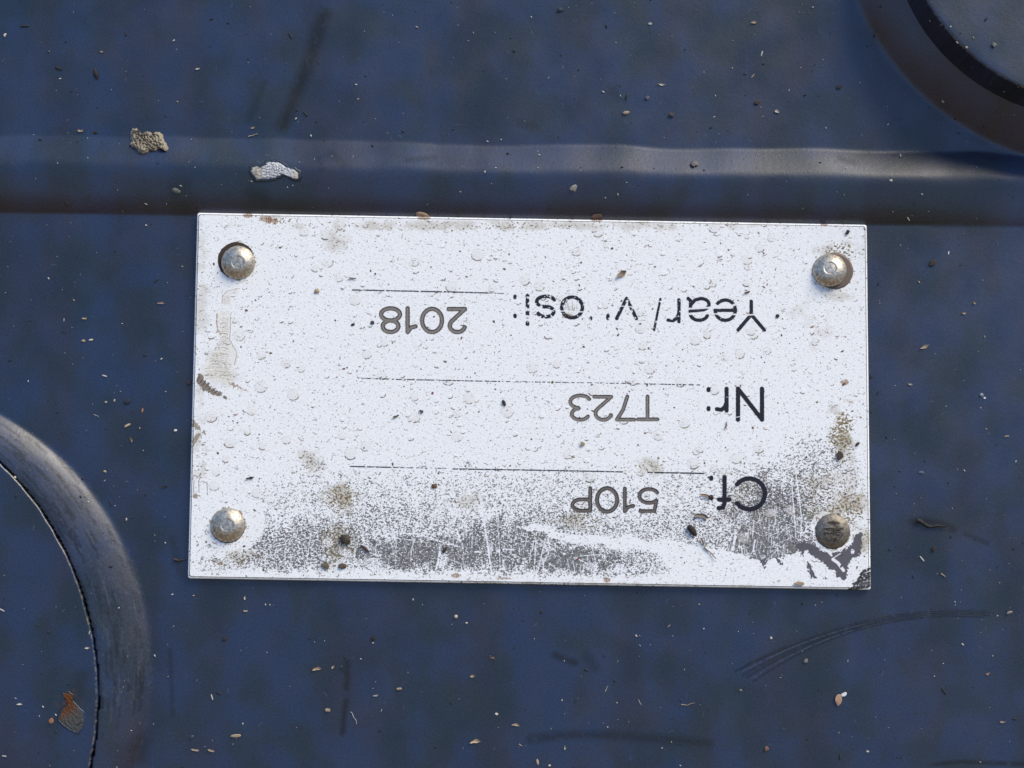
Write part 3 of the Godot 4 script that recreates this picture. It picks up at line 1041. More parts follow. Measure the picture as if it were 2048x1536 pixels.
func plate_scratches(s: Sheet) -> void:
	var white := Color8(236, 238, 240)
	for m in [[[[962, 1007], [974, 1080], [984, 1152]], 1.8], [[[991, 1005], [998, 1080], [1001, 1152]], 0.8], [[[900, 1010], [898, 1060]], 0.8], [[[1072, 1080], [1068, 1149]], 1.0], [[[1091, 1078], [1083, 1110], [1074, 1149]], 1.2], [[[1099, 1100], [1086, 1130]], 0.9],
		[[[1086, 1120], [1087, 1152]], 1.5], [[[860, 1078], [920, 1094]], 1.1], [[[1072, 1086], [1106, 1100]], 0.8], [[[761, 1072], [790, 1066], [831, 1068], [870, 1078], [898, 1090]], 1.3], [[[763, 1073], [830, 1081]], 0.9],
		[[[829, 1081], [822, 1100], [823, 1112]], 0.9], [[[622, 1066], [613, 1128]], 0.9], [[[575, 1122], [588, 1140], [598, 1158]], 1.4], [[[570, 1124], [580, 1142]], 1.0], [[[548, 1055], [590, 1050]], 0.8], [[[510, 1120], [520, 1142]], 1.1],
		[[[1590, 934], [1597, 985], [1603, 1035], [1601, 1082]], 1.2], [[[1583, 958], [1587, 1010], [1592, 1076]], 1.2], [[[1473, 1066], [1465, 1100]], 2.2], [[[1510, 1080], [1506, 1104]], 1.4], [[[1148, 1114], [1172, 1126]], 1.3],
		[[[1006, 1099], [1026, 1099]], 1.6], [[[950, 1104], [962, 1103]], 2.0], [[[920, 1146], [975, 1142]], 2.0], [[[880, 1105], [872, 1140]], 2.0], [[[893, 1110], [886, 1140]], 1.2], [[[1160, 1112], [1205, 1109]], 1.0], [[[1183, 1085], [1188, 1112]], 0.8]]:
		s.stroke([s.txs(ats(m[0], PLATE_TOP))], m[1] * 1.15, white, 0.95, 0.28, 0.6)
	for j in 800:
		var x := rng.randf_range(480, 1330) if rng.randf() < 0.75 else rng.randf_range(1450, 1620)
		var y := rng.randf_range(1010, 1145)
		var l := rng.randf_range(4, 26)
		var lean := rng.randf_range(-0.25, 0.25) if rng.randf() < 0.7 else rng.randf_range(-2.5, 2.5)
		s.stroke([s.txs(ats([[x, y], [x + lean * l, y + l]], PLATE_TOP))], rng.randf_range(0.5, 1.2), white, rng.randf_range(0.5, 0.95), 0.35, 0.5)
	for j in 46:   # flecks of white film left on the bare metal
		s.blob(s.tx(at(rng.randf_range(620, 1330), rng.randf_range(1050, 1150), PLATE_TOP)), rng.randf_range(1, 5), rng.randf_range(1, 3.5), rng.randf() * PI, white, 0.9)
	for e in [[1180, 1134, 17, 9], [1241, 1137, 13, 10], [1266, 1138, 9, 7], [1208, 1113, 6, 4], [745, 1128, 26, 12], [655, 1085, 12, 10], [690, 1105, 16, 8], [885, 1120, 12, 16], [980, 1100, 7, 14]]:
		s.blob(s.tx(at(e[0], e[1], PLATE_TOP)), e[2] * 1.15, e[3] * 1.15, 0.2, white, 0.92, 0.55)
	# dark peeled patches by the lower right rivet
	var bare := Color8(84, 82, 88)
	for poly in [[[1590, 1086], [1610, 1081], [1628, 1092], [1645, 1104], [1672, 1105], [1694, 1097], [1706, 1080], [1710, 1068], [1723, 1066], [1724, 1090], [1716, 1116], [1705, 1116], [1696, 1130], [1694, 1148], [1690, 1159], [1670, 1153], [1672, 1143], [1655, 1136], [1640, 1120], [1625, 1112], [1612, 1098], [1604, 1112]],
		[[1614, 1122], [1621, 1128], [1627, 1145], [1634, 1158], [1621, 1156], [1616, 1140]], [[1646, 1152], [1658, 1159], [1648, 1158]], [[1520, 1122], [1534, 1118], [1528, 1138]], [[1548, 1112], [1560, 1118], [1566, 1132], [1556, 1126]]]:
		s.area(s.txs(ats(poly, PLATE_TOP)), bare, 0.96)
	for m in [[[[1652, 1099], [1663, 1111]], 2.6], [[[1666, 1119], [1676, 1126], [1687, 1141]], 4.0], [[[1681, 1107], [1664, 1118]], 1.2], [[[1695, 1090], [1703, 1084]], 2.4]]:
		s.stroke([s.txs(ats(m[0], PLATE_TOP))], m[1], white, 0.95)
	s.blob(s.tx(at(1705, 1103, PLATE_TOP)), 5, 6, 0, white, 0.95)
	# the filed corner
	for k in 15:
		var o := k * 3.4
		var y := 1134.0 + o * 0.8
		s.stroke([s.txs(ats([[1740, y + rng.randf() * 3], [1727 - o * 0.35, y + 7], [1722 - o * 0.62 + rng.randf() * 7, y + 12]], PLATE_TOP))], rng.randf_range(1.2, 2.4), Color8(44, 42, 44), 0.85, 0.3)

func plate_drops(s: Sheet, bumps: PackedByteArray) -> void:
	# dried drops: a faint outline, a heavier lower rim of grit, a slight dome
	for j in 520:
		var px := rng.randf_range(395, 1730)
		var py := rng.randf_range(445, 1150)
		if (py > 1010 and rng.randf() < 0.75) or wave.get_noise_2d(px * 0.35, py * 0.35) < rng.randf_range(-0.6, 0.1):
			continue
		var c := s.tx(at(px, py, PLATE_TOP))
		var big := rng.randf() < 0.3
		var r := rng.randf_range(8, 16) if big else rng.randf_range(4, 9)
		var flat := rng.randf_range(0.75, 1.0)
		var turn := rng.randf_range(-35, 35)
		var brown := Color8(66 + rng.randi() % 40, 56 + rng.randi() % 30, 44 + rng.randi() % 26)
		if big:
			s.blob(c, r, r * flat, 0, Color8(219, 217, 212), 0.45)
			s.stroke([_ring(c, r, flat, -170 + turn, 0 + turn)], 0.35, brown, 0.30, 0.5, 0.6)
		s.stroke([_ring(c, r, flat, 25 + turn + rng.randf() * 20, 155 + turn - rng.randf() * 50)], rng.randf_range(0.6, 1.4), brown, rng.randf_range(0.6, 0.95), 0.4, 0.6)
		for y in range(maxi(0, int(c.y - r)), mini(s.h, int(c.y + r) + 1)):
			for x in range(maxi(0, int(c.x - r)), mini(s.w, int(c.x + r) + 1)):
				var e := Vector2(x - c.x, (y - c.y) / flat).length() / r
				if e < 1.0:
					bumps[y * s.w + x] = mini(255, int(bumps[y * s.w + x] + 34.0 * sqrt(1.0 - e * e)))
	for j in 1300:   # short hooked bits of grit
		var c := s.tx(at(rng.randf_range(388, 1738), rng.randf_range(432, 1165), PLATE_TOP))
		var a := rng.randf_range(-60, 60)
		var r := rng.randf_range(1.5, 7.0)
		s.stroke([_ring(c, r, rng.randf_range(0.4, 0.9), 20 + a, 20 + a + rng.randf_range(40, 130))], rng.randf_range(0.3, 0.9), Color8(70 + rng.randi() % 60, 62 + rng.randi() % 50, 56 + rng.randi() % 40), rng.randf_range(0.45, 0.95), 0.0, 0.5)
	for j in 2100:  # black grit
		var c := s.tx(at(rng.randf_range(386, 1740), rng.randf_range(430, 1168), PLATE_TOP))
		if wave.get_noise_2d(c.x * 0.6 + 40.0, c.y * 0.6) < rng.randf_range(-0.7, 0.3):
			continue
		var r := 0.5 + 1.3 * pow(rng.randf(), 4.0)
		s.blob(c, r * rng.randf_range(1.0, 1.8), r, rng.randf() * PI, Color8(40 + rng.randi() % 50, 36 + rng.randi() % 40, 36 + rng.randi() % 34), rng.randf_range(0.55, 0.95))
	for j in 90:    # larger grains
		var c := s.tx(at(rng.randf_range(390, 1735), rng.randf_range(440, 1160), PLATE_TOP))
		s.blob(c, rng.randf_range(2.0, 4.4), rng.randf_range(1.4, 2.6), rng.randf() * PI, Color8(48 + rng.randi() % 50, 36 + rng.randi() % 36, 32 + rng.randi() % 26), 0.9)

func _ring(c: Vector2, r: float, flat: float, a0: float, a1: float) -> PackedVector2Array:
	return arc(c.x, c.y, r, r * flat, a0, a1)

func plate_marks(s: Sheet) -> void:
	# the wrinkled skin of dried film at the left edge
	var film := [[433, 626], [445, 621], [461, 626], [461, 655], [459, 682], [472, 700], [475, 715], [469, 735], [466, 752], [452, 768], [432, 762], [398, 752], [404, 732], [425, 702], [441, 682], [434, 660]]
	s.area(s.txs(ats(film, PLATE_TOP)), Color8(221, 215, 200), 0.5, 0.25)
	s.area(s.txs(ats([[443, 606], [445, 592], [455, 582], [478, 577], [462, 590], [461, 610], [447, 611]], PLATE_TOP)), Color8(222, 216, 204), 0.5, 0.25)
	var crease := Color8(134, 122, 104)
	for k in 34:
		var y := 636.0 + k * 3.6 + rng.randf_range(-1.5, 1.5)
		var half := 10.0 if y < 682.0 else lerpf(12.0, 34.0, (y - 682.0) / 75.0)
		var mid := 448.0 if y < 682.0 else 447.0 - (y - 682.0) * 0.2
		var line := []
		for j in 6:
			line.append([mid + half * (j / 2.5 - 1.0) * rng.randf_range(0.7, 0.95), y + rng.randf_range(-1.6, 1.6) + absf(j - 2.5)])
		s.stroke([s.txs(ats(line, PLATE_TOP))], 0.55, crease, 0.75, 0.5, 0.6)
	s.stroke([s.txs(ats([[434, 628], [433, 645], [436, 662], [441, 668]], PLATE_TOP))], 1.5, Color8(150, 122, 98), 0.8, 0.3)
	s.stroke([s.txs(ats([[461, 628], [461, 655], [459, 680], [468, 695], [474, 706], [469, 730]], PLATE_TOP))], 0.8, crease, 0.7, 0.3)
	s.stroke([s.txs(ats([[444, 606], [445, 592], [455, 582], [478, 577]], PLATE_TOP))], 0.7, crease, 0.6)
	for k in 4:
		s.stroke([s.txs(ats([[444, 594 + k * 4], [452, 593 + k * 4.3], [460, 595 + k * 4]], PLATE_TOP))], 0.5, crease, 0.6, 0.4)
	# the gouge under it and the nicks along the left edge
	s.area(s.txs(ats([[391, 760], [397, 748], [404, 749], [412, 764], [428, 778], [444, 787], [442, 793], [424, 789], [404, 779]], PLATE_TOP)), Color8(110, 98, 84), 0.9, 0.2, 2.0)
	for k in 7:
		s.stroke([s.txs(ats([[399 + k * 6, 754 + k * 4.6], [394 + k * 6, 762 + k * 4]], PLATE_TOP))], 0.8, Color8(56, 50, 46), 0.8)
	s.blob(s.tx(at(450, 795, PLATE_TOP)), 5, 4, 0.5, Color8(104, 94, 84), 0.9)
	s.area(s.txs(ats([[456, 765], [464, 765], [480, 774], [498, 783], [480, 778], [464, 772]], PLATE_TOP)), Color8(152, 130, 108), 0.85)
	for poly in [[[384, 838], [390, 842], [400, 855], [404, 862], [384, 855]], [[402, 862], [410, 862], [412, 867], [404, 868]], [[384, 880], [390, 870], [401, 866], [398, 874], [390, 888], [385, 892]], [[385, 990], [392, 986], [402, 994], [386, 996]]]:
		s.area(s.txs(ats(poly, PLATE_TOP)), Color8(138, 126, 108), 0.85, 0.2)
	for m in [[[385, 960], [388, 950], [395, 956], [401, 948], [399, 960]], [[388, 960], [387, 988]], [[397, 960], [398, 985]], [[404, 963], [414, 965], [415, 990]]]:
		s.stroke([s.txs(ats(m, PLATE_TOP))], 0.8, Color8(120, 106, 96), 0.85, 0.2)
	# rust and grime at the top margin, seed dust inside the o, small rusty crumbs
	for e in [[531, 437, 14, 6], [538, 440, 8, 8], [550, 443, 6, 7], [496, 431, 10, 5], [1648, 449, 8, 4], [1193, 440, 12, 4], [848, 436, 14, 4], [1690, 765, 9, 6], [1135, 632, 12, 5], [1500, 627, 9, 3], [912, 1151, 10, 5], [1214, 1160, 7, 5], [440, 1127, 6, 4], [1008, 1157, 16, 2]]:
		s.blob(s.tx(at(e[0], e[1], PLATE_TOP)), e[2] * 1.2, e[3] * 1.2, 0, Color8(122, 88, 58), 0.75, 0.45)
	for j in 24:
		var x := rng.randf_range(1128, 1155)
		s.stroke([s.txs(ats([[x, rng.randf_range(600, 618)], [x + rng.randf_range(-8, 14), rng.randf_range(618, 634)]], PLATE_TOP))], 0.4, Color8(110, 98, 78), 0.5, 0.4)
	# grime caught round the rivets, with a grain of its own
	for e in [[476, 525, 1.0], [1664, 544, 1.3], [455, 1050, 0.9], [1666, 1062, 1.2]]:
		for j in int(70 * e[2]):
			var a := rng.randf() * TAU
			var r := rng.randf_range(33, 36) + 9.0 * pow(rng.randf(), 3.0)
			s.blob(s.tx(at(e[0] + r * cos(a), e[1] + r * sin(a), PLATE_TOP)), rng.randf_range(1, 3), rng.randf_range(0.8, 1.6), a + PI / 2, Color8(96 + rng.randi() % 60, 78 + rng.randi() % 50, 52 + rng.randi() % 40), 0.7)

func plate_text(s: Sheet, bumps: PackedByteArray) -> void:
	var tex := s.k * 0.0000935
	var black := Color8(20, 21, 31)
	# printed words; bottom line of a letter lies at the smaller y
	for g in [["Y", 1532, 1473, 600, 663, 3.3, 0.10], ["e", 1474, 1427, 595, 645, 3.2, 0.12], ["a", 1421, 1373, 594, 644, 3.2, 0.12], ["r", 1361, 1333, 597, 663, 3.2, 0.28], ["/", 1323, 1306, 596, 662, 2.2, 0.42],
		["v", 1276, 1230, 594, 640, 3.2, 0.40], ["u", 1219, 1178, 592, 656, 3.2, 0.36], ["o", 1168, 1120, 590, 639, 3.3, 0.40], ["s", 1112, 1070, 589, 637, 3.4, 0.42], ["i", 1060, 1050, 588, 653, 3.5, 0.44], [":", 1035, 1025, 588, 656, 3.2, 0.42],
		["N", 1528, 1472, 774, 843, 4.0, 0.05], ["r", 1457, 1430, 774, 842, 3.8, 0.08], [":", 1422, 1412, 773, 842, 3.7, 0.05], ["C", 1534, 1470, 952, 1024, 4.2, 0.03], ["f", 1463, 1433, 951, 1022, 4.0, 0.03], [":", 1427, 1418, 950, 1020, 3.8, 0.05]]:
		var lines := []
		var set_lines: Array
		if g[0] in ["e", "a", "o", "s", "v"]:   # low letters: their height is .73 of a capital's
			set_lines = set_glyph(g[0], g[1], g[2], g[3], lerpf(g[3], g[4], 1.0 / 0.73) - 1.0, g[5])
		else:
			set_lines = set_glyph(g[0], g[1], g[2], g[3], g[4], g[5])
		for l in set_lines:
			lines.append(s.txs(l))
		g[5] *= 1.07
		var d := s.near(lines, g[5] * tex + 1.5)
		for q in d:
			var x: int = q % s.w
			var y: int = q / s.w
			var k := clampf((g[5] * tex - d[q] + 0.9 * s.ink.get_noise_2d(x * 2.5, y * 2.5)) / 1.0 + 0.5, 0.0, 1.0)
			k *= clampf((s.ink.get_noise_2d(x * 0.8 + 77.0, y * 0.8) + 0.78 - g[6]) * 6.0, 0.0, 1.0)
			s.blend(q * 3, black, k * 0.97)
	# strips of print that have flaked away
	var white := Color8(228, 229, 228)
	for m in [[[[1370, 618], [1424, 615], [1440, 616]], 2.6], [[[1426, 628], [1476, 629]], 2.2], [[[1372, 628], [1424, 626]], 3.2], [[[1494, 630], [1515, 629]], 2.0], [[[1464, 612], [1474, 607]], 3.0], [[[1120, 622], [1172, 624]], 1.6], [[[1044, 618], [1064, 618]], 2.0], [[[1070, 612], [1090, 620]], 2.0], [[[1240, 612], [1268, 614]], 1.4], [[[1470, 835], [1482, 833]], 1.2], [[[1044, 632], [1064, 634], [1060, 642]], 3.4], [[[1206, 620], [1226, 624]], 4.0]]:
		s.stroke([s.txs(ats(m[0], PLATE_TOP))], m[1], white, 0.96, 0.1)
	# the three rules to write on
	for m in [[[[705, 580], [800, 582], [900, 584], [975, 586]], 1.5, 0.36], [[[975, 586], [1008, 587]], 0.8, 0.5], [[[735, 757], [800, 759], [900, 761], [1000, 763]], 1.2, 0.46], [[[715, 756], [735, 757]], 0.7, 0.5], [[[1000, 763], [1200, 766], [1290, 768]], 1.0, 0.64], [[[1290, 768], [1400, 770]], 1.2, 0.45],
		[[[700, 933], [790, 935]], 1.4, 0.35], [[[790, 935], [892, 937]], 1.0, 0.55], [[[906, 938], [1100, 941], [1245, 944]], 1.4, 0.34], [[[1296, 945], [1408, 947]], 1.6, 0.3]]:
		s.stroke([s.txs(ats(m[0], PLATE_TOP))], m[1], black, 0.95, m[2], 0.6)
	# engraved numbers: a dark edge, a dull groove with burrs, cut into the relief
	for g in [["2", 934, 893, 613, 669, 4.2, 0], ["0", 888, 840, 613, 669, 4.2, 0], ["1", 835, 811, 613, 668, 4.2, 0], ["8", 804, 758, 612, 669, 4.2, 0], ["T", 1318, 1272, 790, 843, 3.6, 0], ["7", 1272, 1230, 790, 844, 3.6, 0], ["2", 1226, 1185, 789, 844, 3.6, 0], ["3", 1182, 1137, 787, 844, 3.6, 0],
		["5", 1318, 1275, 974, 1027, 3.6, 1], ["1", 1270, 1246, 974, 1026, 3.6, 1], ["0", 1238, 1190, 972, 1028, 3.9, 1], ["P", 1184, 1141, 973, 1026, 3.6, 1]]:
		var lines := []
		for l in set_glyph(g[0], g[1], g[2], g[3], g[4], g[5]):
			lines.append(s.txs(l))
		var hw: float = g[5] * tex
		var d := s.near(lines, hw + 2.0)
		var edge := Color8(34, 30, 30) if g[6] == 1 else Color8(48, 43, 41)
		for q in d:
			var x: int = q % s.w
			var y: int = q / s.w
			var e: float = d[q] + 1.0 * s.ink.get_noise_2d(x * 3.0, y * 3.0)
			if e > hw + 0.8:
				continue
			var inner := Color8(140, 134, 126) if g[6] == 0 else Color8(104, 97, 93)
			inner = inner.lerp(Color8(70, 62, 56), clampf(0.5 + s.ink.get_noise_2d(x * 4.0 + 90.0, y * 4.0) * 1.3, 0.0, 1.0) * 0.6)
			var k := smoothstep(0.25, 0.75, absf(e / hw - 0.78) * 2.6)
			s.blend(q * 3, edge.lerp(inner, k * (1.0 if e < hw * 0.82 else 0.4)), clampf((hw + 0.8 - e) / 1.2, 0.0, 1.0) * 0.95)
			bumps[q] = maxi(0, int(bumps[q] - 100.0 * smoothstep(1.0, 0.45, e / hw)))

func rivet_look(worn_head: bool) -> StandardMaterial3D:
	var s := Sheet.new(-1.0, 1.0, 2.0, 2.0, 192)
	s.px.resize(s.w * s.h * 3)
	var a := grain(s.w, s.h, 0.04, 61 + int(worn_head), 1.0, 1.0, 4)
	for q in s.w * s.h:
		var v := 128.0 + a[q] * 0.26
		v *= 0.78 if worn_head else 1.12
		s.px[q * 3] = int(v)
		s.px[q * 3 + 1] = int(v * 0.96)
		s.px[q * 3 + 2] = int(v * 0.89)
	for j in 26:
		var c := Vector2(rng.randf_range(15, 177), rng.randf_range(15, 177))
		s.blob(c, rng.randf_range(1.0, 3.6), rng.randf_range(0.8, 2.2), rng.randf() * PI, Color8(46, 36, 30), 0.85)
	for j in 14:
		s.blob(Vector2(rng.randf_range(15, 177), rng.randf_range(15, 177)), rng.randf_range(3, 12), rng.randf_range(2, 6), rng.randf() * PI, Color8(120, 96, 66), 0.45, 0.3)
	if worn_head:
		for j in 60:
			s.blob(Vector2(rng.randf_range(52, 140), rng.randf_range(52, 140)), rng.randf_range(3, 9), rng.randf_range(1, 3), rng.randf_range(-0.1, 0.1), Color8(70, 58, 44), 0.6, 0.2)
		for j in 26:
			var y := rng.randf_range(56, 136)
			var half := sqrt(maxf(0.0, 1936.0 - (y - 96.0) * (y - 96.0)))
			s.stroke([PackedVector2Array([Vector2(96 - half * rng.randf_range(0.2, 1.0), y), Vector2(96, y + rng.randf_range(-2, 2)), Vector2(96 + half * rng.randf_range(0.2, 1.0), y + rng.randf_range(-3, 3))])], rng.randf_range(0.6, 1.2), Color8(34, 28, 24), 0.7, 0.35)
	var m := StandardMaterial3D.new()
	m.albedo_texture = s.texture()
	m.metallic = 0.9
	m.roughness = 0.48 if not worn_head else 0.6
	m.resource_name = "rivet steel"
	return m

func build_plate() -> void:
	var c := ats([[394, 425], [1734, 449], [1742, 1180], [375, 1157]], PLATE_TOP)
	plate_lo = Vector2(c[3].x, minf(c[2].y, c[3].y))
	plate_hi = Vector2(c[2].x, c[0].y)
	var face := plate_material()
	var plate := thing("nameplate", "worn white metal nameplate with upside down black lettering and four rivets", "nameplate")
	# outline with small rounded corners, clockwise seen from the front
	var line := PackedVector2Array()
	for k in 4:
		var p := c[k]
		var from := (c[(k + 3) % 4] - p).normalized()
		var to := (c[(k + 1) % 4] - p).normalized()
		var r := 0.0005
		for j in 6:
			var t := j / 5.0
			line.append(p + from * r * pow(1.0 - t, 2.0) + to * r * t * t)
		var n := 40
		for j in range(1, n):
			var q := p.lerp(c[(k + 1) % 4], float(j) / n)
			line.append(q + (from + to).normalized() * 0.00002 * rough.get_noise_2d(q.x * 30000.0, q.y * 30000.0))
	var mid := (c[0] + c[1] + c[2] + c[3]) / 4.0
	var b := Mb.new()
	var rows := [[0.00042, PLATE_TOP], [0.00022, PLATE_TOP - 0.00003], [0.00008, PLATE_TOP - 0.0001], [0.0, PLATE_TOP - 0.00028], [0.0, 0.0002]]
	var w := plate_hi.x - plate_lo.x + 0.0004
	var h := plate_hi.y - plate_lo.y + 0.0004
	for row in rows:
		for p in line:
			var q: Vector2 = p + (mid - p).sign() * float(row[0])
			b.add(Vector3(q.x, q.y, row[1]), Vector2((q.x - plate_lo.x + 0.0002) / w, (plate_hi.y + 0.0002 - q.y) / h))
	var n := line.size()
	for r in rows.size() - 1:
		for k in n:
			var k2 := (k + 1) % n
			b.quad(r * n + k, r * n + k2, (r + 1) * n + k2, (r + 1) * n + k)
	var top := PackedVector2Array()
	for k in n:
		top.append(Vector2(b.v[k].x, b.v[k].y))
	var cut := Geometry2D.triangulate_polygon(top)
	var start := b.v.size()
	for k in n:
		b.add(b.v[k], b.uv[k])
	b.normals()
	for k in range(start, b.v.size()):
		b.n[k] = Vector3.BACK
	for k in n:
		b.n[k] = Vector3.BACK
	for k in range(0, cut.size(), 3):
		var x := start + cut[k]
		var y := start + cut[k + 1]
		var z := start + cut[k + 2]
		if (b.v[y] - b.v[x]).cross(b.v[z] - b.v[x]).z > 0.0:
			b.tri(x, z, y)
		else:
			b.tri(x, y, z)
	part("plate", b.mesh(), face, plate)

	var steel := rivet_look(false)
	var filed := rivet_look(true)
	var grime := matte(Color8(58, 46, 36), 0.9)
	var washer := matte(Color8(112, 98, 88), 0.6)
	washer.metallic = 0.5
	# head: a low dome with a rim and a shallow dished middle
	var prof := PackedVector2Array()
	var R := 0.00318
	for p in [[0.0, 0.00125], [0.24, 0.00125], [0.31, 0.00128], [0.36, 0.00137], [0.42, 0.00137], [0.52, 0.00128], [0.64, 0.00112], [0.76, 0.0009], [0.87, 0.0006], [0.95, 0.00032], [1.0, 0.00005], [0.97, -0.0001]]:
		prof.append(Vector2(maxf(p[0], 0.001) * R, p[1]))
	var head := lathe(prof, 48, 0.02, R).mesh()
	var ring := lathe(PackedVector2Array([Vector2(0.0006, 0.00016), Vector2(0.0031, 0.00016), Vector2(0.0034, 0.00012), Vector2(0.00348, -0.0001)]), 48, 0.03).mesh()
	var core := lathe(PackedVector2Array([Vector2(0.0001, 0.0001), Vector2(0.0009, 0.00008), Vector2(0.00108, 0.00003), Vector2(0.0012, -0.0001)]), 28, 0.05, R).mesh()
	for r in [[476, 525, -0.06, 0.05, "domed steel rivet at the upper left with a dark crescent above it"], [1659, 540, 0.13, -0.10, "tilted steel rivet at the upper right standing off its washer"], [455, 1050, 0.0, 0.02, "domed steel rivet at the lower left in a clean white ring"], [1666, 1062, 0.0, 0.0, "filed flat rivet at the lower right with a scored dark middle"]]:
		var q: Vector2 = at(r[0], r[1], PLATE_TOP + 0.0004)
		var tilt := Basis(Vector3.RIGHT, -r[2]) * Basis(Vector3.UP, r[3])
		var lift := 0.00005 + absf(r[2]) * 0.0022
		var o := part("rivet", head, steel, plate, Transform3D(tilt, Vector3(q.x, q.y, PLATE_TOP + lift)), r[4])
		if r[0] == 1666:
			o.material_override = filed
			o.transform.basis = o.transform.basis.scaled(Vector3(1.0, 1.0, 0.6))
		part("mandrel", core, filed if r[0] == 1666 else steel, o, Transform3D(Basis.from_scale(Vector3(1.6, 1.6, 1.0) if r[0] == 1666 else Vector3.ONE), Vector3(0, 0, 0.00138 if r[0] == 1666 else 0.00124)))
		var inv := o.transform.affine_inverse()
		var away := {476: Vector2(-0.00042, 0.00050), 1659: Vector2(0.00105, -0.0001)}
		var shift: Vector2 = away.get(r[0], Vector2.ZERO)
		if r[0] == 1659:
			part("washer", ring, washer, o, inv * Transform3D(Basis(), Vector3(q.x + shift.x, q.y + shift.y, PLATE_TOP)))
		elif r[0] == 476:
			part("dark_ring", ring, grime, o, inv * Transform3D(Basis().scaled(Vector3(1, 1, 0.4)), Vector3(q.x + shift.x, q.y + shift.y, PLATE_TOP)))  # grimy disc, its dark colour standing in for the shaded recess of an uncut hole
		else:
			part("dark_ring", ring, grime, o, inv * Transform3D(Basis().scaled(Vector3(0.93, 0.93, 0.3)), Vector3(q.x - 0.0000, q.y - 0.0001, PLATE_TOP)))

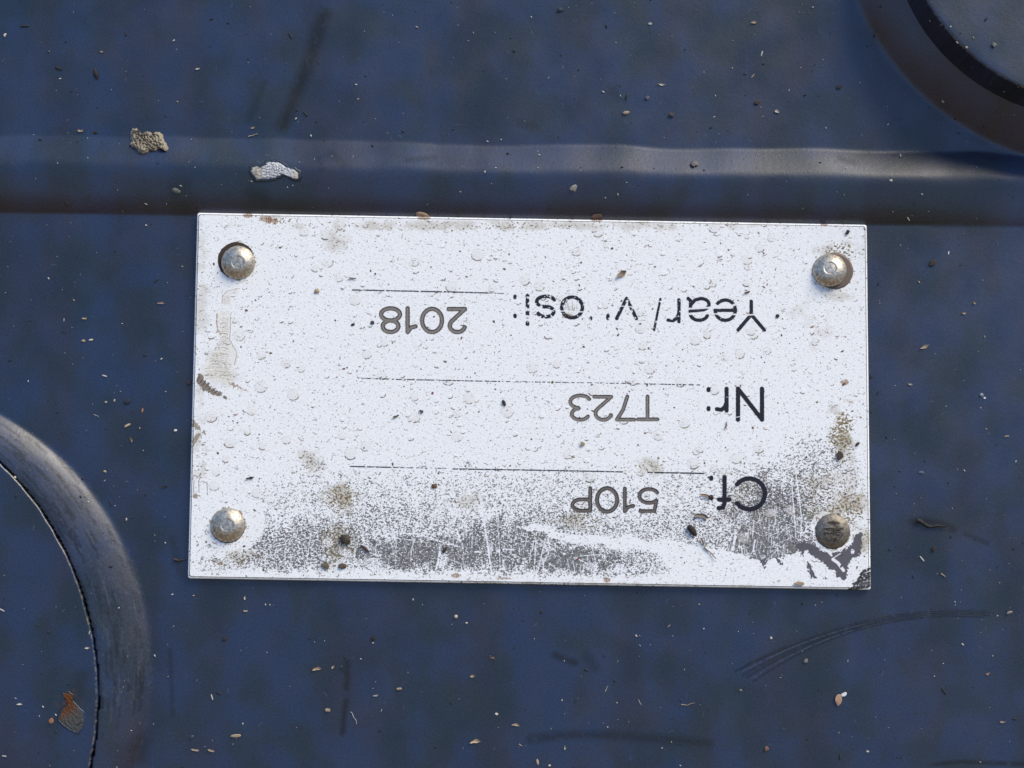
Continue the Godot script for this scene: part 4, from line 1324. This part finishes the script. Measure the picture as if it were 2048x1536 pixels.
# ------------------------------------------------------------------ litter on the panel and plate
func build_litter() -> void:
	var dry := matte(Color.WHITE, 0.8)
	dry.vertex_color_use_as_albedo = true
	dry.resource_name = "plant litter"
	# dried mud on the ridge's upper edge
	var mud := patch([[258, 292], [263, 285], [259, 272], [263, 258], [274, 257], [284, 268], [296, 262], [305, 267], [318, 263], [326, 270], [330, 283], [339, 297], [332, 303], [322, 296], [312, 303], [300, 301], [288, 309], [277, 304], [270, 296]], 0.0001, 0.0008, func(p: Vector2, t: float) -> Color:
		var n := 0.5 + 0.5 * rough.get_noise_2d(p.x * 12.0, p.y * 12.0)
		return Color(0.12, 0.10, 0.07).lerp(Color(0.40, 0.35, 0.26), n))
	var o := part("dried_mud", mud, dry, self, T)
	tag(o, "crusty grey brown lump of dried mud on the ridge above the plate's left end", "mud")
	var tan_ := Color(0.45, 0.33, 0.18)
	var pale := Color(0.62, 0.54, 0.40)
	var brown := Color(0.20, 0.11, 0.055)
	var black := Color(0.022, 0.018, 0.016)
	var grey := Color(0.34, 0.33, 0.30)
	var orange := Color(0.42, 0.16, 0.06)
	var px := 0.0000935
	# shape, photo x, y, length, width (photo pixels), turn (degrees), colour, name, category, label
	for e in [
		["crumb", 353, 382, 19, 13, -20, Color(0.16, 0.17, 0.14), "stone", "stone", "small greenish stone in the ridge's dark lower edge"],
		["crumb", 192, 148, 24, 11, -75, black, "dirt_crumb", "crumb", "tall black dirt crumb on the blue paint at the upper left"],
		["crumb", 117, 137, 17, 8, -20, black, "dirt_crumb", "crumb", "flat black dirt crumb left of the tall black crumb at the upper left"],
		["crumb", 191, 265, 8, 7, 0, black, "dirt_crumb", "crumb", "round black dirt crumb just left of the dried mud lump"],
		["strand", 507, 271, 24, 3, 18, tan_, "grass_bit", "grass bit", "forked tan grass bit on the ridge above the bare paint chip"],
		["husk", 162, 262, 15, 6, 0, tan_, "seed_husk", "husk", "tan seed husk on the ridge's upper edge left of the dried mud"],
		["husk", 396, 138, 11, 4, 10, pale, "seed_husk", "husk", "short pale seed husk on the paint above the plate's upper left corner"],
		["husk", 506, 256, 12, 4, 15, tan_, "seed_husk", "husk", "small tan seed husk just above the forked grass bit"],
		["husk", 204, 104, 10, 4, -10, tan_, "seed_husk", "husk", "small tan seed husk above the tall black crumb"],
		["crumb", 10, 70, 8, 6, 60, pale, "seed", "seed", "pale seed at the photo's left edge near the top"],
		["seed", 845, 429, 32, 17, -15, Color(0.34, 0.2, 0.10), "seed", "seed", "brown seed wedged against the plate's top edge left of its middle"],
		["flake", 1193, 432, 28, 14, 10, brown, "leaf_scrap", "leaf", "crumpled brown leaf scrap at the plate's top edge right of its middle"],
		["seed", 1252, 226, 16, 11, 10, Color(0.36, 0.27, 0.18), "seed", "seed", "oval tan seed on blue paint above the ridge right of centre"],
		["husk", 1323, 170, 19, 4, -8, pale, "seed_husk", "husk", "straight pale husk sliver above the oval tan seed"],
		["flake", 1342, 230, 12, 14, 70, Color(0.06, 0.05, 0.045), "leaf_scrap", "leaf", "small dark leaf scrap right of the oval tan seed"],
		["flake", 1294, 196, 12, 10, 40, Color(0.10, 0.12, 0.16), "paint_flake", "flake", "little dark blue paint flake above the oval tan seed"],
		["flake", 1147, 376, 22, 17, 60, Color(0.26, 0.25, 0.22), "bark_flake", "flake", "pale grey flake stuck on the ridge's dark side near its middle"],
		["crumb", 1388, 329, 17, 17, 60, Color(0.2, 0.18, 0.155), "mud_crumb", "crumb", "grey brown mud crumb on the ridge right of centre"],
		["crumb", 1300, 48, 8, 7, 0, grey, "grit", "grit", "grey grit grain near the photo's top edge right of centre"],
		["crumb", 1120, 20, 14, 12, 0, Color(0.03, 0.045, 0.075), "paint_blister", "blister", "dark raised paint blister at the photo's top edge"],
		["crumb", 1677, 175, 12, 10, 30, Color(0.05, 0.035, 0.025), "dirt_crumb", "crumb", "dark dirt crumb on blue paint left of the round flange"],
		["husk", 1508, 45, 16, 6, 5, tan_, "seed_husk", "husk", "tan husk near the photo's top edge left of the round flange"],
		["husk", 1554, 223, 12, 8, -20, pale, "seed_husk", "husk", "broad pale husk above the ridge below the round flange"],
		["crumb", 1514, 205, 13, 10, 30, Color(0.07, 0.045, 0.04), "dirt_crumb", "crumb", "dark rusty crumb left of the broad pale husk"],
		["flake", 1987, 90, 12, 12, 30, Color(0.2, 0.2, 0.19), "mud_flake", "flake", "grey flake lying on the blue round cover at the upper right"],
		["crumb", 1886, 203, 6, 6, 0, pale, "seed", "seed", "single pale grain on the brown flange"],
		["crumb", 1933, 95, 6, 6, 0, tan_, "seed", "seed", "tan grain on the rim of the upper right cover"],
		["husk", 1801, 312, 9, 4, 80, pale, "seed_husk", "husk", "upright pale husk in the dark fold below the brown flange"],
		["crumb", 1782, 361, 7, 6, 0, pale, "grit", "grit", "pale grit grain on the right end of the ridge"],
		["flake", 1865, 526, 18, 16, 20, Color(0.06, 0.04, 0.03), "leaf_scrap", "leaf", "dark brown leaf scrap right of the plate's upper right rivet"],
		["seed", 1897, 506, 9, 4, 80, Color(0.8, 0.8, 0.78), "seed", "seed", "white upright seed above the dark leaf scrap"],
		["flake", 1866, 1098, 12, 10, 50, black, "dirt_crumb", "crumb", "black crumb right of the plate near the lower right corner"],
		["seed", 167, 682, 9, 8, 0, tan_, "seed", "seed", "round tan seed left of the plate, left one of a close pair"],
		["seed", 182, 680, 11, 6, 10, pale, "seed", "seed", "pale long seed left of the plate, right one of a close pair"],
		["husk", 323, 606, 19, 5, 0, Color(0.36, 0.2, 0.13), "seed_husk", "husk", "reddish husk sliver left of the plate's upper half"],
		["husk", 170, 637, 13, 5, 0, tan_, "seed_husk", "husk", "curved tan husk above the pair of seeds left of the plate"],
		["flake", 255, 802, 16, 17, 0, Color(0.02, 0.03, 0.055), "paint_blister", "blister", "dark blue raised paint blister left of the plate"],
		["seed", 229, 801, 7, 5, 80, pale, "seed", "seed", "pale seed just left of the dark paint blister"],
		["husk", 213, 804, 8, 4, 0, pale, "seed_husk", "husk", "pale husk second left of the dark paint blister"],
		["seed", 285, 821, 11, 6, 80, orange, "seed", "seed", "orange upright seed right of the dark paint blister"],
		["seed", 255, 851, 16, 7, 30, Color(0.6, 0.45, 0.24), "wood_chip", "wood chip", "straw coloured chip left of the plate below the blister"],
		["seed", 351, 861, 8, 7, 10, Color(0.75, 0.72, 0.62), "seed", "seed", "small white seed close to the plate's left edge"],
		["husk", 264, 879, 14, 7, -70, brown, "seed_husk", "husk", "brown open husk below the straw coloured chip"],
		["seed", 210, 943, 8, 6, -20, Color(0.6, 0.45, 0.2), "seed", "seed", "yellow seed right of the lower left flange"],
		["seed", 30, 955, 6, 8, 0, pale, "seed", "seed", "pale seed on the groove of the lower left cover"],
		["strand", 193, 832, 14, 1.5, -25, pale, "fibre", "fibre", "short pale fibre left of the straw coloured chip"],
		["husk", 328, 974, 14, 4, 0, black, "dirt_sliver", "sliver", "black dirt sliver left of the plate's lower half"],
		["strand", 360, 1119, 28, 6, 0, Color(0.06, 0.035, 0.025), "twig", "twig", "dark brown twig poking from under the plate's lower left edge"],
		["flake", 378, 766, 10, 12, 0, Color(0.07, 0.04, 0.03), "leaf_scrap", "leaf", "brown leaf scrap at the plate's left edge beside the gouge"],
		["husk", 1849, 694, 24, 7, 25, tan_, "seed_husk", "husk", "yellowish twisted husk right of the plate's middle"],
		["husk", 1928, 627, 11, 5, 0, Color(0.45, 0.3, 0.2), "seed_husk", "husk", "small reddish husk right of the plate's upper half"],
		["husk", 1949, 606, 8, 6, 60, tan_, "seed_husk", "husk", "upright tan husk above the small reddish husk"],
		["husk", 1820, 769, 13, 4, -8, pale, "seed_husk", "husk", "pale straight husk right of the plate below the twisted husk"],
		["crumb", 1963, 790, 9, 9, 0, Color(0.3, 0.34, 0.38), "grit", "grit", "blue grey grit grain right of the pale straight husk"],
		["crumb", 1969, 796, 5, 5, 0, Color(0.7, 0.72, 0.74), "grit", "grit", "white grit grain touching the blue grey grain"],
		["crumb", 1842, 945, 12, 7, 0, Color(0.09, 0.13, 0.2), "paint_blister", "blister", "blue paint blister right of the plate's lower half"],
		["seed", 912, 1233, 8, 10, 20, pale, "seed", "seed", "split pale seed under the plate's bottom edge, upper one of two"],
		["seed", 933, 1246, 6, 5, 0, pale, "seed", "seed", "round pale seed under the plate, lower one of two"],
		["crumb", 746, 1277, 9, 10, 0, black, "dirt_crumb", "crumb", "black crumb with a tan grain below the plate's bottom edge"],
		["seed", 746, 1286, 5, 5, 0, tan_, "seed", "seed", "tan grain under the black crumb below the plate"],
		["husk", 945, 1352, 13, 6, 12, tan_, "seed_husk", "husk", "boat shaped tan husk below the plate's middle"],
		["flake", 798, 1377, 14, 6, 5, tan_, "seed_husk", "husk", "crumbled tan husk left of the boat shaped husk"],
		["husk", 986, 1315, 13, 5, -10, brown, "seed_husk", "husk", "brown husk above and right of the boat shaped husk"],
		["husk", 752, 1391, 14, 4, 8, grey, "seed_husk", "husk", "thin grey husk below the crumbled tan husk"],
		["crumb", 993, 1428, 7, 6, 0, pale, "seed", "seed", "round pale grain below the plate's middle near the photo's bottom"],
		["husk", 1032, 1449, 20, 6, -8, tan_, "seed_husk", "husk", "spread tan husk right of the round pale grain"],
		["husk", 951, 1482, 26, 9, 10, Color(0.5, 0.36, 0.2), "seed_husk", "husk", "largest tan winged husk near the photo's bottom edge"],
		["strand", 1041, 1490, 8, 3, -30, tan_, "grass_bit", "grass bit", "tiny tan grass bit right of the largest winged husk"],
		["seed", 1075, 1524, 14, 7, -80, Color(0.5, 0.35, 0.2), "seed", "seed", "tan upright seed at the photo's bottom edge near the middle"],
		["seed", 1099, 1531, 6, 6, 0, pale, "seed", "seed", "pale grain right of the tan upright seed at the bottom edge"],
		["husk", 1130, 1495, 4, 11, 0, pale, "seed_husk", "husk", "upright pale husk under the faint dark arc"],
		["strand", 1213, 1377, 15, 1.6, 65, pale, "fibre", "fibre", "pale upright fibre below the plate right of its middle"],
		["strand", 1280, 1405, 14, 1.6, -60, pale, "fibre", "fibre", "pale leaning fibre right of the upright fibre"],
		["strand", 708, 1436, 32, 1.6, -62, Color(0.6, 0.6, 0.56), "fibre", "fibre", "long curved whitish fibre beside the dark vertical scuffs"],
		["husk", 634, 1337, 21, 8, 12, Color(0.5, 0.32, 0.18), "seed_husk", "husk", "tan winged husk below the plate's lower left rivet"],
		["husk", 666, 1334, 9, 5, 50, tan_, "seed_husk", "husk", "small tan husk right of the winged husk"],
		["flake", 655, 1420, 15, 10, 0, Color(0.44, 0.32, 0.2), "leaf_scrap", "leaf", "square tan scrap left of the dark vertical scuffs"],
		["flake", 472, 1471, 24, 9, 0, tan_, "seed_husk", "husk", "ragged tan husk in the photo's lower left quarter"],
		["husk", 391, 1500, 20, 5, -8, Color(0.5, 0.36, 0.22), "seed_husk", "husk", "curved tan husk right of the lower left flange, left one of two"],
		["husk", 423, 1501, 17, 6, -14, Color(0.5, 0.36, 0.22), "seed_husk", "husk", "curved tan husk right of the lower left flange, right one of two"],
		["husk", 175, 1296, 13, 4, 5, pale, "seed_husk", "husk", "pale husk on the lower left cover beside its rim"],
		["husk", 40, 1408, 15, 4, 0, pale, "seed_husk", "husk", "pale husk left of the rusty spot"],
		["flake", 103, 1441, 12, 14, 30, orange, "rust_flake", "flake", "orange flake just left of the rusty spot"],
		["flake", 385, 1473, 10, 10, 0, Color(0.05, 0.1, 0.19), "paint_blister", "blister", "blue paint blister above the two curved tan husks"],
		["husk", 490, 1196, 4, 9, 0, pale, "seed_husk", "husk", "pale upright sliver under the plate's lower left corner"],
		["husk", 492, 1222, 12, 4, 0, tan_, "seed_husk", "husk", "tan husk pair member below the plate's lower left rivet, nearest the plate"],
		["crumb", 449, 1278, 8, 11, 0, black, "dirt_crumb", "crumb", "black crumb below the plate's lower left corner"],
		["flake", 1676, 1399, 25, 20, 70, Color(0.46, 0.25, 0.14), "rust_flake", "flake", "peach brown flake on the blue paint at the lower right"],
		["flake", 1687, 1388, 14, 10, 15, Color(0.82, 0.84, 0.86), "paint_flake", "flake", "white chip leaning on the peach brown flake"],
		["seed", 1542, 1276, 6, 8, 0, pale, "seed", "seed", "pale seed on the left end of the scratched arc"],
		["flake", 1611, 1321, 10, 11, 20, Color(0.2, 0.2, 0.18), "mud_flake", "flake", "grey crumbled flake below the scratched arc"],
		["strand", 1376, 1407, 32, 2, 10, tan_, "grass_bit", "grass bit", "curved tan grass bit left of the scratched arc"],
		["strand", 1862, 1045, 70, 9, -10, Color(0.03, 0.028, 0.024), "twig", "twig", "thick black dirty twig right of the plate's lower right corner"],
		["strand", 1886, 1151, 12, 3.5, -35, tan_, "grass_bit", "grass bit", "short tan grass bit below the black twig"],
		["flake", 2018, 1225, 15, 7, 12, Color(0.4, 0.34, 0.26), "wood_chip", "wood chip", "flat tan chip at the photo's right edge beside the scratched arc"],
		["seed", 1974, 1349, 7, 6, 0, orange, "seed", "seed", "orange grain at the lower right"],
		["husk", 2005, 1444, 16, 4, 0, tan_, "seed_husk", "husk", "tan husk near the photo's lower right corner"],
		["flake", 1533, 1497, 12, 13, 0, Color(0.3, 0.14, 0.09), "rust_flake", "flake", "rusty crumb near the photo's bottom edge right of centre"],
		["seed", 1735, 1503, 7, 6, 0, pale, "seed", "seed", "round white grain near the bottom edge at the lower right"],
		["husk", 1243, 548, 26, 13, 32, Color(0.36, 0.24, 0.13), "seed_husk", "husk", "brown leaf shaped husk on the plate above the word line"],
		["seed", 1008, 806, 16, 9, -65, Color(0.05, 0.03, 0.025), "seed", "seed", "dark brown seed on the white plate left of T723"],
		["crumb", 634, 582, 11, 11, 0, Color(0.42, 0.32, 0.17), "seed", "seed", "round tan seed on the plate left of the first line"],
		["flake", 1165, 888, 13, 12, 0, Color(0.5, 0.42, 0.26), "mud_flake", "flake", "yellowish lump on the plate under T723"],
		["crumb", 869, 972, 12, 11, 0, Color(0.2, 0.1, 0.04), "seed", "seed", "round brown seed under the plate's third line"],
		["seed", 1384, 1061, 30, 19, -52, Color(0.03, 0.018, 0.015), "seed", "seed", "black seed with a dry stalk on the plate's lower right part"],
		["strand", 1417, 1096, 60, 4, -52, Color(0.26, 0.18, 0.1), "dry_stalk", "stalk", "crooked brown stalk trailing from the black seed"],
		["seed", 1421, 994, 12, 10, 0, Color(0.05, 0.025, 0.015), "seed", "seed", "dark brown seed beside the printed f"],
		["husk", 1410, 990, 26, 6, -15, Color(0.3, 0.17, 0.07), "seed_husk", "husk", "brown hooked husk left of the dark seed beside the printed f"],
		["husk", 1403, 1031, 34, 11, -10, Color(0.22, 0.16, 0.12), "seed_husk", "husk", "pointed grey brown husk under the printed Cf"],
		["seed", 730, 1097, 24, 9, -38, Color(0.09, 0.03, 0.022), "seed", "seed", "red brown long seed in the worn grey patch"],
		["seed", 889, 1100, 17, 9, 60, Color(0.05, 0.03, 0.028), "seed", "seed", "dark curved seed in the middle of the worn grey patch"],
		["crumb", 691, 1078, 24, 24, 0, Color(0.09, 0.065, 0.04), "dirt_crumb", "crumb", "large brown dirt clump in the worn grey patch"],
		["crumb", 685, 1132, 16, 13, 0, Color(0.14, 0.09, 0.05), "dirt_crumb", "crumb", "brown crumb below the large dirt clump"],
		["flake", 652, 1130, 22, 18, -40, Color(0.22, 0.17, 0.1), "mud_flake", "flake", "ragged brown mud flake left of the brown crumb"],
		["flake", 1680, 911, 17, 23, 0, Color(0.10, 0.06, 0.045), "bark_flake", "flake", "dark brown bark chip near the plate's right edge"],
		["seed", 1715, 888, 12, 8, 40, Color(0.07, 0.045, 0.04), "seed", "seed", "dark seed at the plate's right edge above the bark chip"],
		["husk", 1494, 585, 14, 5, 12, Color(0.12, 0.07, 0.05), "seed_husk", "husk", "dark sliver above the printed Y"],
		["crumb", 1555, 632, 8, 9, 30, Color(0.06, 0.015, 0.012), "seed", "seed", "dark red grain right of the printed Y"],
		["husk", 500, 956, 20, 5, 8, Color(0.05, 0.035, 0.03), "seed_husk", "husk", "dark comma shaped husk above the lower left rivet"],
		["husk", 843, 823, 11, 6, -40, Color(0.06, 0.045, 0.04), "seed_husk", "husk", "black sliver on the plate under the second line"],
		["husk", 792, 833, 16, 5, 20, Color(0.12, 0.08, 0.06), "seed_husk", "husk", "brown sliver left of the black sliver"],
		["flake", 1598, 1167, 24, 11, -8, Color(0.5, 0.36, 0.2), "leaf_scrap", "leaf", "tan scrap at the plate's bottom edge near the lower right"],
		["husk", 705, 557, 20, 4, -4, Color(0.24, 0.17, 0.12), "seed_husk", "husk", "thin brown sliver above the first line's left end"],
		["crumb", 706, 649, 8, 6, 20, Color(0.04, 0.035, 0.045), "grit", "grit", "black grain left of the number 2018, outer one"],
		["crumb", 745, 645, 8, 9, 20, Color(0.07, 0.055, 0.05), "grit", "grit", "black grain left of the number 2018, inner one"],
		["flake", 1695, 464, 9, 13, -30, Color(0.08, 0.06, 0.06), "dirt_crumb", "crumb", "dark angular crumb in the plate's upper right corner"],
		["strand", 1452, 850, 15, 4, 80, Color(0.26, 0.15, 0.1), "grass_bit", "grass bit", "brown upright bit under the printed Nr"],
		["seed", 1688, 768, 9, 6, 40, Color(0.2, 0.08, 0.05), "seed", "seed", "rusty grain on the plate's right side level with the second line"]]:
		var mean: float = (e[6].r + e[6].g + e[6].b) / 3.0
		e[6] = e[6].lerp(Color(mean, mean, mean), 0.25) * 0.78
		var l: float = e[3] * px * 0.84
		var w: float = e[4] * px * 0.8
		var m: ArrayMesh
		match e[0]:
			"husk": m = husk(l, w, rng.randf_range(-0.12, 0.12), e[6])
			"seed": m = pebble(l, w, minf(w, l) * 0.6, 0.18, 0.8, e[6], 0.35)
			"crumb": m = pebble(l, w, minf(w, l) * 0.45, 0.7, 0.2, e[6], 0.7)
			"flake": m = flake(l, w, rng.randf_range(0.05, 0.25), e[6])
			"strand": m = strand(bent(l, rng.randf_range(-0.14, 0.14), w * 0.5), w * 0.5, e[6])
		var t := lie(e[1], e[2], deg_to_rad(e[5]))
		var n := part(numbered(e[7]), m, dry, self, T * t)
		tag(n, e[9], e[8])
	specks(dry)

# dust too fine and too many to count
func specks(dry: StandardMaterial3D) -> void:
	var grainy := pebble(1.0, 0.8, 0.6, 0.0, 0.3, Color.WHITE, 0.0)
	for set_ in 2:
		var spots := []
		while spots.size() < (520 if set_ == 0 else 520):
			var x := rng.randf_range(-40, 2088)
			var y := rng.randf_range(-40, 1576)
			if not on_plate(x, y) and not on_plate(x + 6, y) and not on_plate(x, y - 8):
				spots.append(Vector2(x, y))
		var mm := MultiMesh.new()
		mm.transform_format = MultiMesh.TRANSFORM_3D
		mm.use_colors = true
		mm.mesh = grainy
		mm.instance_count = spots.size()
		for k in spots.size():
			var t := lie(spots[k].x, spots[k].y, rng.randf() * TAU)
			var size := (0.00012 + 0.00030 * pow(rng.randf(), 4.0)) * (1.0 if set_ == 0 else 1.25)
			var long := rng.randf_range(1.0, 1.5) if rng.randf() < 0.88 else rng.randf_range(2.0, 3.5)
			t.basis = t.basis * Basis.from_scale(Vector3(size * long, size, size))
			mm.set_instance_transform(k, t)
			var c := Color(0.40, 0.39, 0.36) if set_ == 0 else Color(0.02, 0.02, 0.022)
			if set_ == 0 and rng.randf() < 0.35:
				c = Color(0.30, 0.24, 0.16)
			mm.set_instance_color(k, c)
		var o := MultiMeshInstance3D.new()
		o.name = "pale_dust" if set_ == 0 else "dark_grit"
		o.multimesh = mm
		o.material_override = dry
		o.transform = T
		add_child(o, true)
		o.set_meta("kind", "stuff")
		tag(o, "pale dust specks scattered over the blue paint" if set_ == 0 else "fine dark grit scattered over the blue paint", "dust" if set_ == 0 else "grit")
